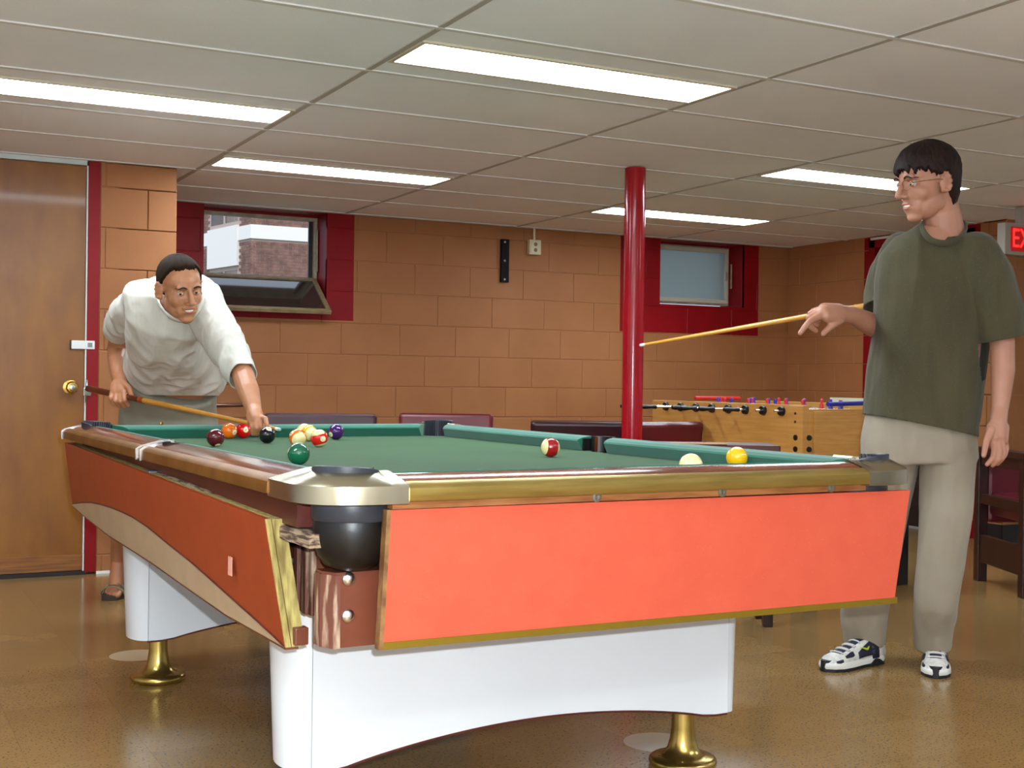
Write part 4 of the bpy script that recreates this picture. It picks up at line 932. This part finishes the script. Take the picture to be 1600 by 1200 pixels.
# thin metal-framed chair behind the person in white
t = thing('folding_chair', 'thin metal-framed folding chair mostly hidden behind the bending person', 'chair', (1.58, 6.12, 0), .15)
M_tubem = mat('bronze_tube', (92, 58, 44), .3, metal=.8)
put('back_frame', MB().tube([(-.20, 0, 0), (-.20, .02, .80), (-.17, .025, .855), (.17, .025, .862), (.20, .02, .80), (.20, 0, 0)], .011), M_tubem, t, smooth=True)
put('front_frame', MB().tube([(-.19, -.40, 0), (-.19, .0, .46), (.19, .0, .46), (.19, -.40, 0)], .011), M_tubem, t, smooth=True)
put('seat', MB().box((-.19, -.36, .43), (.19, .02, .455), .008), M_tubem, t)
# ------------------------------------------------------------------ people
def remesh(mb, vox, smooth=6, sf=.5, name='body'):
    me = mb.mesh(name); o = bpy.data.objects.new(name, me); COL.objects.link(o)
    bm = bmesh.new(); bm.from_mesh(me); bmesh.ops.recalc_face_normals(bm, faces=bm.faces); bm.to_mesh(me); bm.free()
    r = o.modifiers.new('r', 'REMESH'); r.mode = 'VOXEL'; r.voxel_size = vox; r.use_smooth_shade = True
    if smooth:
        q = o.modifiers.new('s', 'SMOOTH'); q.iterations = smooth; q.factor = sf
    dg = bpy.context.evaluated_depsgraph_get(); dg.update()
    out = bpy.data.meshes.new_from_object(o.evaluated_get(dg)); bpy.data.objects.remove(o)
    out.name = name
    for p in out.polygons: p.use_smooth = True
    return out
def loft(mb, rings, yaw=0., n=28, power=2.4, base=None):
    cs = [Vector(r[0]) for r in rings]; base = base or Vector((right.x, right.y, 0)).normalized()
    base = Matrix.Rotation(yaw, 3, 'Z') @ base
    rs = []
    for i, (c, hw, ht) in enumerate(rings):
        d = (cs[min(i+1, len(cs)-1)] - cs[max(i-1, 0)]).normalized()
        a = (base - d*base.dot(d)).normalized(); b = d.cross(a)
        ring = []
        for j in range(n):
            t = 2*PI*j/n; ct, st = math.cos(t), math.sin(t)
            x = math.copysign(abs(ct)**(2/power), ct); y = math.copysign(abs(st)**(2/power), st)
            ring.append(Vector(c) + a*hw*x + b*ht*y)
        rs.append(ring)
    return mb.rings(rs)
def limb(mb, pts, n=16):
    for i, (c, r) in enumerate(pts):
        mb.ball(c, r, n)
        if i: mb.cone(pts[i-1][0], pts[i-1][1], c, r, n)
    return mb
def frame_of(f, up):
    y = Vector(f).normalized(); z = (Vector(up) - y*Vector(up).dot(y)).normalized(); x = y.cross(z)
    return Matrix((x, y, z)).transposed()
def head_shapes(mb, pos, M, s, ears=True, long_face=1.):
    def B(c, r, R=None):
        mb.ball(Vector(pos)+M @ (Vector(c)*s), tuple(q*s for q in r), 20, M if R is None else M @ R)
    B((0, -.015, .035), (.074, .096, .083)); B((0, .020, -.012), (.062, .072, .080)); B((0, .026, -.068), (.054, .054, .042))
    B((0, .030, .040), (.060, .062, .050))
    B((0, .062, -.096), (.028, .022, .018)); B((0, .062, -.078), (.034, .020, .022)); B((.033, .048, -.022), (.028, .028, .030)); B((-.033, .048, -.022), (.028, .028, .030))
    B((.040, .006, -.056), (.020, .042, .032)); B((-.040, .006, -.056), (.020, .042, .032))
    B((.024, .082, .032), (.026, .012, .010)); B((-.024, .082, .032), (.026, .012, .010))
    for k in range(6):
        t = k/5; B((0, .088+.027*t, .022-.042*t), (.0075+.004*t, .010, .010))
    B((0, .112, -.023), (.0110, .0105, .0100)); B((.0135, .099, -.027), (.0085, .010, .0075)); B((-.0135, .099, -.027), (.0085, .010, .0075))
    B((0, .084, -.050), (.027, .009, .008)); B((0, .082, -.063), (.023, .010, .009)); B((0, .064, -.060), (.042, .022, .036))
    if ears:
        for sx in (-1, 1):
            R = Matrix.Rotation(sx*.35, 3, 'Z') @ Matrix.Rotation(.2, 3, 'X')
            for k in range(9):
                a = -2.2+4.4*k/8
                B((sx*(.083+.004*math.cos(a)), -.010-.016*math.cos(a)*1.0, -.002+.029*math.sin(a)), (.0065, .0065, .0065))
            B((sx*.078, -.008, -.002), (.008, .018, .027), R); B((sx*.076, .002, -.026), (.006, .007, .010))
def head_sculpt(me, pos, M, s):
    Mi = M.transposed(); pos = Vector(pos)
    for v in me.vertices:
        q = (Mi @ (v.co-pos))/s
        if q.length > .16 or q.y < .04: continue
        ax = abs(q.x); d = 0.
        e2 = ((ax-.031)/.017)**2 + ((q.z-.010)/.0125)**2
        if q.y > .05: d -= .010*math.exp(-e2)
        m2 = (q.x/.024)**2 + ((q.z+.0565)/.0022)**2
        d -= .0035*math.exp(-m2)
        n2 = ((ax-.0065)/.004)**2 + ((q.z+.034)/.003)**2
        d -= .004*math.exp(-n2)
        f2 = ((ax-.022-.25*abs(q.z+.03))/.004)**2 + ((q.z+.038)/.018)**2
        d -= .0015*math.exp(-f2)
        if d: v.co += (M @ Vector((0, d, 0)))*s
from mathutils.bvhtree import BVHTree
def surf_of(me, pos, M, s):
    bvh = BVHTree.FromPolygons([v.co.copy() for v in me.vertices], [tuple(p.vertices) for p in me.polygons])
    pos = Vector(pos)
    def f(x, z, y0=.17, off=.0):
        h = bvh.ray_cast(pos + M @ (Vector((x, y0, z))*s), M @ Vector((0, -1, 0)), .2*s)
        return (h[0] + M @ Vector((0, off*s, 0))) if h[0] else pos + M @ (Vector((x, .08, z))*s)
    return f
def hair_mesh(pos, M, s, maskf, thick, jag, seed=1, nape=0., nu=150, nv=90):
    c = Vector((0, -.015, .035)); R = Vector((.0765, .0985, .0855)); vs = []; fs = []
    pos = Vector(pos)
    for i in range(nv+1):
        t = PI*i/nv
        for j in range(nu):
            a = 2*PI*j/nu
            d = Vector((math.sin(t)*math.cos(a), math.sin(t)*math.sin(a), math.cos(t)))
            base = Vector((d.x*R.x, d.y*R.y, d.z*R.z))
            p = c+base
            if d.z < 0: base.z *= 1+nape*max(0, min(1, (-d.y+.15)/.5))
            p = c+base
            strand = noise.noise(Vector((a*9.5, d.z*1.2, seed)))*jag + noise.noise(Vector((a*26, d.z*2.5, seed+9)))*jag*.6
            m = maskf(p) + strand
            k = max(0., min(1., (m+.004)/.012)); k = k*k*(3-2*k)
            th = thick(p)*(1+.16*noise.noise(Vector((a*14, d.z*5, seed+3))) + .10*noise.noise(Vector((a*40, d.z*6, seed+5))))
            q = c + base*(1 if m > -.004 else .90) + d*(th*k - (1-k)*.006)
            vs.append(pos + M @ (q*s))
    for i in range(nv):
        for j in range(nu):
            fs.append((i*nu+j, i*nu+(j+1) % nu, (i+1)*nu+(j+1) % nu, (i+1)*nu+j))
    mb = MB(); mb.add(vs, fs); return mb
def cut(me, planes=(), balls_=(), thick=.003):
    bm = bmesh.new(); bm.from_mesh(me)
    for p, n, r in planes:
        P_, N_ = Vector(p), Vector(n).normalized(); pick = []
        for f in bm.faces:
            dv = f.calc_center_median()-P_; t = dv.dot(N_)
            if -.03 < t < .13 and (dv-N_*t).length < r: pick.append(f)
        g = list({e for f in pick for e in f.edges})+list({v for f in pick for v in f.verts})+pick
        bmesh.ops.bisect_plane(bm, geom=g, plane_co=P_, plane_no=N_, dist=1e-5)
        dele = []
        for f in bm.faces:
            dv = f.calc_center_median()-P_; t = dv.dot(N_)
            if 0 < t < .13 and (dv-N_*t).length < r: dele.append(f)
        bmesh.ops.delete(bm, geom=dele, context='FACES')
    for p, rr, Mx in balls_:
        dele = []
        for f in bm.faces:
            q = Mx @ (f.calc_center_median()-Vector(p))
            if (q.x/rr[0])**2+(q.y/rr[1])**2+(q.z/rr[2])**2 < 1: dele.append(f)
        bmesh.ops.delete(bm, geom=dele, context='FACES')
        # pull the raw edge onto the ellipsoid so that it is clean
        for v in bm.verts:
            if v.is_boundary:
                q = Mx @ (v.co-Vector(p)); k = math.sqrt((q.x/rr[0])**2+(q.y/rr[1])**2+(q.z/rr[2])**2)
                if .8 < k < 1.25: v.co = Vector(p) + q/k*1.0
    bm.to_mesh(me); bm.free(); return me
def solid(o, t=.003):
    m = o.modifiers.new('thickness', 'SOLIDIFY'); m.thickness = t; m.offset = -1
def folds(me, amp, f, scale=(9, 9, 2.2), seed=0., dirs=None):
    me.update()
    ns = [v.normal.copy() for v in me.vertices]
    for v, n in zip(me.vertices, ns):
        p = v.co
        q = Vector((p.x*scale[0], p.y*scale[1], p.z*scale[2]))*f + Vector((seed, seed*2, seed*3))
        k = noise.noise(q); k2 = noise.noise(q*2.3+Vector((5, 1, 2)))
        v.co = p + n*amp*((1-abs(k)*2.2) + .45*(1-abs(k2)*2))
def eyes(person, pos, M, s, look, brow, lidm, iris=(60, 42, 28), open_=.55):
    pos = Vector(pos)
    W = lambda c: pos + M @ (Vector(c)*s)
    M_sclera = mat('eye_white', (196, 186, 176), .15); M_iris = mat('iris_%d' % iris[0], iris, .1); M_pup = mat('pupil', (8, 8, 8), .1)
    for sx in (-1, 1):
        c = Vector((sx*.0305, .0750, .0105))
        e_ = put('eye', MB().ball(W(c), .0118*s, 20), M_sclera, person, smooth=True)
        l = Vector(look).normalized()
        put('iris', MB().ball(W(c+l*.0078), .0056*s, 14), M_iris, e_, smooth=True)
        put('pupil', MB().ball(W(c+l*.0108), .0032*s, 12), M_pup, e_, smooth=True)
        # lids: caps of skin above and below
        for up_, k0 in ((1, open_), (-1, .62)):
            rs = []
            for i in range(9):
                th = math.radians(-66+132*i/8); ring = []
                for j in range(6):
                    ph = math.radians((11 if up_ > 0 else 20) + (66)*j/5)
                    r = .0131
                    d = Vector((math.sin(th)*math.cos(ph), math.cos(th)*math.cos(ph), up_*math.sin(ph)))
                    ring.append(W(c+d*r))
                rs.append(ring)
            put('eyelid', MB().rings(rs, caps=False, closed=False), lidm, person, smooth=True)
        pts = [SURF(sx*(.013+.034*t), .0290+.0075*math.sin(PI*min(1, t*1.05))-.003*t, off=.0006) for t in [i/7 for i in range(8)]]
        put('eyebrow', MB().tube(pts, [.0022*s, .0032*s, .0034*s, .0033*s, .003*s, .0026*s, .002*s, .001*s], 8), brow, person, smooth=True)
def lips(person, pos, M, s, m, teeth=True, open_=.0):
    pos = Vector(pos); W = lambda c: pos + M @ (Vector(c)*s)
    up_ = [SURF(.026*t, -.0525+.003*(1-abs(t))*(1 if abs(t) > .15 else .6)+.005*t*t, off=-.0006) for t in [i/6-1 for i in range(13)]]
    lo = [SURF(.024*t, -.0645-open_+.014*t*t, off=-.0006) for t in [i/6-1 for i in range(13)]]
    r = [.0008*s+.0019*s*(1-((i-6)/6)**2) for i in range(13)]
    put('lip', MB().tube(up_, r, 8), m, person, smooth=True); put('lip', MB().tube(lo, [q*1.15 for q in r], 8), m, person, smooth=True)
    if teeth: put('teeth', MB().ball(W((0, .0855, -.0575)), (.017*s, .006*s, .0045*s), 14, M), mat('teeth', (236, 230, 214), .2), person, smooth=True)

M_skinA = mat('tanned_skin', (186, 128, 92), .46, rgb2=(174, 115, 80), vscale=14, sss=.12, bump=.2, bscale=220, bdist=.0006)
M_skinB = mat('fair_skin', (182, 130, 106), .48, rgb2=(172, 118, 94), vscale=12, sss=.15, bump=.2, bscale=220, bdist=.0006)
M_lipA = mat('lips_dark', (158, 84, 70), .35); M_lipB = mat('lips_pink', (186, 110, 98), .35)
M_hairA = mat('short_brown_hair', (44, 28, 14), .8, spec=.12, rgb2=(32, 20, 10), vscale=90, bump=.3, bscale=300, bdist=.001)
M_hairB = mat('dark_brown_hair', (40, 22, 16), .6, spec=.25, rgb2=(20, 11, 9), vscale=70, stretch=(1, 1, .25), bump=.5, bscale=260, bdist=.003)
M_tee = mat('white_cotton', (202, 197, 184), .85, rgb2=(196, 191, 178), vscale=4, sheen=.1, bump=.7, bscale=11, bdist=.018, stretch=(1, 1, .45))
M_green = mat('olive_green_cotton', (72, 66, 41), .9, rgb2=(64, 58, 36), vscale=14, sheen=.12, bump=.6, bscale=9, bdist=.02, stretch=(1, 1, .3), speck=((86, 82, 60), 300, .62))
M_khaki = mat('khaki_twill', (154, 142, 124), .85, rgb2=(146, 134, 115), vscale=6, sheen=.1, bump=.2, bscale=420)
M_short = mat('grey_green_shorts_cloth', (138, 134, 116), .85, rgb2=(128, 124, 106), vscale=6, bump=.2, bscale=420)

# ---- person in white, bending over the far end of the table ------------------
fA = thing('person', 'person in white T-shirt and pale shorts bending over the table to take a shot', 'person', (1.25, 5.70, 0))
inv = Matrix.Translation((-1.25, -5.70, 0))
hp = Vector(D['A_head']); MA = frame_of(vd(.58, -.36, .74), vd(-.10, 1, .10)); sA = 1.01
mb = MB(); loft(mb, D['A_torso']); limb(mb, D['A_neck']); mb.cone(D['A_neck'][1][0], .055, hp+MA @ Vector((0, -.02, -.05)), .055, 16)
for k in ('A_armR', 'A_armL', 'A_legR', 'A_legL'): limb(mb, D[k])
for k in ('A_handR', 'A_handL'):
    for f in D[k]: limb(mb, f, 12)
toes = []
for toe, heel in D['A_foot']:
    t, h = Vector(toe), Vector(heel); t.z = .03; h.z = .035; d = (t-h).normalized(); sd = d.cross(UP)
    ank = D['A_legR'][-1][0] if (h-Vector(D['A_legR'][-1][0])).length < .4 else D['A_legL'][-1][0]
    mb.ball(h+Vector((0, 0, .014)), .036); mb.cone(h+Vector((0, 0, .015)), .034, h+d*.15+Vector((0, 0, .0)), .030, 16); mb.cone(h+Vector((0, 0, .03))+d*.02, .036, ank, .038, 16)
    mb.cone(ank, .038, h+d*.14+Vector((0, 0, .01)), .03, 16)
    for q in range(5):
        off = sd*(-.034+.017*q); L = .235-.010*q*q*.45-(.0)
        rr = .0135 if q == 0 else .0095
        limb(mb, [(h+d*.14+off*.8, .014), (h+d*(L-.02)+off-Vector((0, 0, .006)), rr), (h+d*L+off-Vector((0, 0, .010)), rr*.95)], 12)
head_shapes(mb, hp, MA, sA)
bodyA = remesh(mb, .0034, 7, .5, 'body'); head_sculpt(bodyA, hp, MA, sA); SURF = surf_of(bodyA, hp, MA, sA); bodyA.transform(inv)
link('body', bodyA, M_skinA, fA, smooth=True)
def child(name, mb_or_me, m, par, smooth=True, fix=True, iv=None, **k):
    o = put(name, mb_or_me, m, par, smooth=smooth, fix=fix, **k) if isinstance(mb_or_me, MB) else link(name, mb_or_me, m, par, smooth=smooth)
    return o
def hA_mask(p):
    zf = .088 if p.y > .035 else (.088 - (.035-p.y)/.035*.070 if p.y > 0 else (.018-(-p.y)/.06*.084 if p.y > -.06 else -.066))
    if p.y > .02: zf -= max(0, abs(p.x)-.045)*.0 - max(0, .03-abs(p.x))*.25
    return p.z - zf
hA = hair_mesh(hp, MA, sA, hA_mask, lambda p: .0035+.003*max(0, p.z/.1), .006, 2)
first = len(fA.children)
put('hair', hA, M_hairA, fA, smooth=True)
eyes(fA, hp, MA, sA, (.35, .9, -.08), mat('dark_eyebrow', (40, 26, 18), .7), M_skinA)
lips(fA, hp, MA, sA, M_lipA, True, .001)
# shirt
mb = MB(); loft(mb, D['A_shirt']); limb(mb, D['A_sleeveR']); limb(mb, D['A_sleeveL'])
sh = remesh(mb, .006, 8, .5, 'shirt'); folds(sh, .010, 1.0, (9, 9, 4.0), 3.1)
def endplane(k, back=.012):
    a = Vector(D[k][-2][0]); b = Vector(D[k][-1][0]); d = (b-a).normalized(); return (b - d*back*0, d, D[k][-1][1]*1.25)
h0 = Vector(D['A_shirt'][0][0])
Mrot = MA.transposed()
cut(sh, [endplane('A_sleeveR'), endplane('A_sleeveL'), (h0+Vector((0, 0, .006)), Vector((0, 0, -1)), .3)], [])
put_sh = link('t_shirt', sh, M_tee, fA, smooth=True); solid(put_sh)
cp = [Vector(q) for q in D['A_collar']]
def closed_tube(pts, r, n=8, sub=4):
    # catmull-rom closed path
    out = []; N = len(pts)
    for i in range(N):
        p0, p1, p2, p3 = pts[i-1], pts[i], pts[(i+1) % N], pts[(i+2) % N]
        for k in range(sub):
            t = k/sub; out.append(.5*((2*p1)+(p2-p0)*t+(2*p0-5*p1+4*p2-p3)*t*t+(3*p1-p0-3*p2+p3)*t**3))
    N = len(out); rs = []
    c = sum(out, Vector())/N
    for i in range(N):
        d = (out[(i+1) % N]-out[i-1]).normalized(); a = (out[i]-c); a = (a-d*a.dot(d)).normalized(); b = d.cross(a)
        rs.append([out[i]+(a*math.cos(2*PI*j/n)*r[0]+b*math.sin(2*PI*j/n)*r[1]) for j in range(n)])
    mb = MB(); n0 = n; vs = [p for q in rs for p in q]; fs = []
    for i in range(N):
        for j in range(n): fs.append((i*n+j, i*n+(j+1) % n, ((i+1) % N)*n+(j+1) % n, ((i+1) % N)*n+j))
    return mb.add(vs, fs)
put('collar', closed_tube(cp, (.005, .010)), M_tee, put_sh, smooth=True)
mb = MB(); loft(mb, D['A_shorts']); limb(mb, D['A_shortR']); limb(mb, D['A_shortL'])
so = remesh(mb, .007, 6, .5, 'shorts'); folds(so, .004, 1.0, (7, 7, 5), 8.)
cut(so, [endplane('A_shortR'), endplane('A_shortL')])
so_ = link('shorts', so, M_short, fA, smooth=True); solid(so_)
put('waist_button', MB().ball(tuple(Vector(P0) for P0 in [(1.153, 5.35, .80)])[0], .008, 10), M_brass, so_)
# sandals
M_sand = mat('dark_sandal_sole', (54, 40, 36), .6); M_strap = mat('grey_green_strap', (122, 116, 92), .7)
for toe, heel in D['A_foot']:
    t, h = Vector(toe), Vector(heel); t.z = 0; h.z = 0; d = (t-h).normalized(); sd = d.cross(UP)
    ol = [(-.045, .022), (-.05, 0), (-.045, -.022), (-.01, -.036), (.06, -.034), (.13, -.044), (.19, -.050), (.235, -.036), (.255, 0), (.25, .03), (.20, .046), (.13, .044), (.06, .032), (-.01, .036)]
    rs = [[h+d*a+sd*b+Vector((0, 0, z)) for a, b in ol] for z in (.001, .020)]
    sl = put('sandal', MB().rings(rs), M_sand, fA)
    for a, hh, w_, off in ((.150, .060, .050, 0), (.185, .052, .052, .02), (.075, .085, .044, 0), (.02, .095, .042, -.02)):
        pts = [h+d*(a+off*math.sin(q))+sd*(w_*math.cos(q))+Vector((0, 0, .016+(hh-.012)*max(0, math.sin(q)))) for q in [PI*i/12 for i in range(13)]]
        rs = []
        for i, p in enumerate(pts):
            dd = (pts[min(i+1, 12)]-pts[max(i-1, 0)]).normalized(); b_ = d; a_ = dd.cross(b_).normalized()
            rs.append([p+b_*.010+a_*.002, p-b_*.010+a_*.002, p-b_*.010-a_*.002, p+b_*.010-a_*.002])
        put('strap', MB().rings(rs), M_strap, sl)
def rebase(root, off):
    # children were modelled in world space: bring them under the root's base point
    for o in root.children:
        if o.name.startswith('body'): continue
        o.data.transform(Matrix.Translation(off))
        for c in o.children: c.data.transform(Matrix.Translation(off))
rebase(fA, (-1.25, -5.70, 0))

# ---- person in the green shirt ------------------------------------------------
fB = thing('person', 'tall person with glasses, olive green T-shirt and khaki trousers standing with a pale cue', 'person', (3.32, 3.30, 0))
hp = Vector(D['B_head']); MBm = frame_of(vd(-.92, -.20, .34), vd(.06, 1, .0)); sB = 1.08
mb = MB(); loft(mb, D['B_torso']); limb(mb, D['B_neck']); mb.cone(D['B_neck'][1][0], .066, hp+MBm @ Vector((0, -.025, -.03)), .062, 16)
for k in ('B_armR', 'B_armL', 'B_legR', 'B_legL'): limb(mb, D[k])
for k in ('B_handR', 'B_handL'):
    for f in D[k]: limb(mb, f, 12)
for (toe, heel), k in zip(D['B_shoe'], ('B_legR', 'B_legL')):
    t, h = Vector(toe), Vector(heel); t.z = h.z = .05; d = (t-h).normalized(); h2 = h+d*.05
    mb.cone(D[k][-1][0], .04, h2, .032, 14); mb.cone(h2, .03, h2+d*.14, .026, 14); mb.ball(h2+d*.14, .026)
head_shapes(mb, hp, MBm, sB)
bodyB = remesh(mb, .0034, 7, .5, 'body'); head_sculpt(bodyB, hp, MBm, sB); SURF = surf_of(bodyB, hp, MBm, sB); bodyB.transform(Matrix.Translation((-3.32, -3.30, 0)))
link('body', bodyB, M_skinB, fB, smooth=True)
def hB_mask(p):
    if p.y > .035: zf = .043
    elif p.y > .012: zf = .043 - (.035-p.y)/.023*.023
    elif p.y > -.028: zf = .020
    elif p.y > -.05: zf = .020 - (-.028-p.y)/.022*.108
    else: zf = -.088
    return p.z - zf
hB = hair_mesh(hp, MBm, sB, hB_mask, lambda p: .009+.010*max(0, min(1, (p.z)/.09))+.002*max(0, p.y/.08), .020, 5, .75)
put('hair', hB, M_hairB, fB, smooth=True)
eyes(fB, hp, MBm, sB, (-.2, .95, -.25), mat('dark_eyebrow', (40, 26, 18), .7), M_skinB)
lips(fB, hp, MBm, sB, M_lipB, True, .001)
# glasses
W_ = lambda c: hp + MBm @ (Vector(c)*sB)
gl = put('glasses', MB().tube([W_((x, .108, .012+.003*math.cos(x/.008*PI/2))) for x in (-.010, -.005, 0, .005, .010)], .0011, 8), mat('gilt_wire', (150, 120, 80), .25, metal=1.), fB, smooth=True)
for sx in (-1, 1):
    pts = [Vector(W_((sx*(.031+.021*math.cos(a)), .104-.010*abs(math.cos(a)-(-1 if False else 0))*0-.006*math.cos(a)**2, .008+.0155*math.sin(a)))) for a in [2*PI*i/20 for i in range(20)]]
    put('lens_rim', closed_tube(pts, (.0011, .0011), 6, 1), _mats['gilt_wire'], gl, smooth=True)
    put('temple_arm', MB().tube([W_((sx*.052, .100, .012)), W_((sx*.066, .080, .013)), W_((sx*.080, .02, .010)), W_((sx*.082, -.012, .004))], .0013, 6), _mats['gilt_wire'], gl, smooth=True)
# shirt
mb = MB(); loft(mb, D['B_shirt']); limb(mb, D['B_sleeveR']); limb(mb, D['B_sleeveL'])
sh = remesh(mb, .006, 8, .5, 'shirt'); folds(sh, .007, 1.0, (8, 8, 1.6), 1.7)
h0 = Vector(D['B_shirt'][0][0])
tilt = (Vector((0, 0, -1)) - Vector((right.x, right.y, 0))*.19).normalized(); h0 = Vector(D['B_hem'])
nk = Vector(D['B_collar'][3]); cc = sum((Vector(q) for q in D['B_collar']), Vector())/10
cut(sh, [endplane('B_sleeveR'), endplane('B_sleeveL'), (h0, tilt, .4)],
    [(cc+Vector((0, 0, .035)), (.077, .090, .069), Matrix.Identity(3))])
ts = link('t_shirt', sh, M_green, fB, smooth=True); solid(ts)
put('collar', closed_tube([Vector(q) for q in D['B_collar']], (.0045, .012)), M_green, ts, smooth=True)
# trousers
mb = MB(); loft(mb, D['B_trouserW']); limb(mb, D['B_trouserR']); limb(mb, D['B_trouserL'])
tr = remesh(mb, .006, 6, .5, 'trousers'); folds(tr, .0045, 1.0, (8, 8, 3.2), 6.)
cut(tr, [endplane('B_trouserR'), endplane('B_trouserL'), ])
to = link('trousers', tr, M_khaki, fB, smooth=True); solid(to)
# running shoes
M_upper = mat('silver_white_shoe', (214, 210, 202), .5, rgb2=(190, 186, 178), vscale=60)
M_navy = mat('dark_navy_mesh', (30, 28, 50), .6); M_sole = mat('white_midsole', (222, 220, 214), .5); M_tick = mat('yellow_green_tick', (176, 196, 40), .4)
M_lace = mat('pale_laces', (196, 192, 186), .7)
def shoe(toe, heel, side, roll=0.):
    t, h = Vector(toe), Vector(heel); t.z = h.z = 0; mid = (t+h)/2; d = (t-h).normalized(); L = .305
    ang = math.atan2(d.y, d.x)
    root = put('running_shoe', MB().rings([[(x, y, z) for x, y in OUT] for z in (.0, .012)]), mat('black_outsole', (20, 18, 20), .6), fB)
    root.location = (mid.x-3.32, mid.y-3.30, 0); root.rotation_euler = (0, roll, ang)
    KEY = [(-.153, .020, .062), (-.145, .030, .082), (-.11, .036, .094), (-.06, .037, .098), (-.02, .039, .092), (.03, .044, .074), (.08, .047, .060), (.115, .042, .052), (.14, .030, .042), (.153, .012, .030)]
    def S(x, a, off=0.):
        for i in range(len(KEY)-1):
            if KEY[i][0] <= x <= KEY[i+1][0]: break
        u = (x-KEY[i][0])/(KEY[i+1][0]-KEY[i][0]); hw = KEY[i][1]+(KEY[i+1][1]-KEY[i][1])*u; ht = KEY[i][2]+(KEY[i+1][2]-KEY[i][2])*u
        c, s_ = math.cos(a), math.sin(a)
        return Vector((x, (hw+off)*math.copysign(abs(c)**.75, c), .026+(ht-.026+off)*abs(s_)**.8))
    n = 20
    put('upper', MB().rings([[S(x, PI*j/n) for j in range(n+1)] for x, _, _ in KEY]), M_upper, root, smooth=True)
    put('midsole', MB().rings([[(x*k, y*k, z) for x, y in OUT] for z, k in ((.011, 1.0), (.018, 1.02), (.030, 1.0), (.033, .96))]), M_sole, root, smooth=True, sharp=50)
    put('toe_bumper', MB().rings([[(x, y, z) for x, y in [(.118, -.026), (.140, -.022), (.1605, -.008), (.1615, .008), (.140, .022), (.118, .026)]] for z in (.004, .040)]), root.data.materials[0], root)
    def patch(nm, x0, x1, a0, a1, m, shape=lambda u, v: (u, v), off=.0018, nx=8, na=6):
        vs, fs = [], []
        for i in range(nx+1):
            for j in range(na+1):
                u, v = shape(i/nx, j/na); vs.append(S(x0+(x1-x0)*u, a0+(a1-a0)*v, off))
        for i in range(nx):
            for j in range(na): fs.append((i*(na+1)+j, i*(na+1)+j+1, (i+1)*(na+1)+j+1, (i+1)*(na+1)+j))
        mb = MB(); mb.add(vs, fs); o = put(nm, mb, m, root, smooth=True); solid(o, .001); return o
    for sd in (0, 1):
        A = (lambda a: a) if sd == 0 else (lambda a: PI-a)
        pz = patch('side_panel', -.075, .018, A(.12), A(1.05), M_navy, lambda u, v: (u, v*(1-u*.55)))
        patch('overlay', .040, .085, A(.30), A(1.0), M_navy, lambda u, v: (u+.25*v*0, .5+(v-.5)*(.75-.5*abs(u-.3))))
        patch('overlay', .10, .128, A(.10), A(.5), M_navy)
        patch('overlay', -.125, -.092, A(.45), A(1.1), M_navy, lambda u, v: (u, .5+(v-.5)*(.35)))
        tk = [S(-.045+.050*q, A(.42+.30*abs(q-.35)+(.18*q if q > .35 else .25*(.35-q))), .004) for q in [i/8 for i in range(9)]]
        put('tick_mark', MB().tube(tk, [.001, .003, .0042, .004, .0034, .0028, .002, .0015, .0008], 6), M_tick, root)
        put('heel_arch', MB().rings([[(x, (1 if sd == 0 else -1)*y, z) for y, z in ((.030, .004), (.0455, .004), (.0455, .004+.022*math.sin(PI*(x+.12)/.075)), (.030, .004+.022*math.sin(PI*(x+.12)/.075)))] for x in [-.12+.075*i/8 for i in range(9)]]), root.data.materials[0], root)
    for k in range(6):
        x = -.005+.017*k
        put('lace', MB().tube([S(x+(.006 if k % 2 else -.004), PI*(.34+.32*q), .0035) for q in [i/6 for i in range(7)]], .0030, 6), M_lace, root, smooth=True)
    patch('tongue', -.05, .09, PI*.40, PI*.60, M_navy, off=.0008)
    put('ankle_collar', MB().rings([[S(x, PI*j/12, .002) for j in range(13)] for x in (-.10, -.062)]), M_navy, root, smooth=True)
    return root
OUT = [(-.150, .0), (-.146, .024), (-.125, .036), (-.07, .038), (-.01, .040), (.05, .049), (.10, .050), (.135, .036), (.156, .012), (.156, -.012), (.135, -.036), (.10, -.048), (.05, -.045), (-.01, -.036), (-.07, -.036), (-.125, -.036), (-.146, -.024)]
OUT = OUT[::-1]
shoes_keep = []
rebase(fB, (-3.32, -3.30, 0))
shoe(*D['B_shoe'][0], 0); shoe(*D['B_shoe'][1], 1)
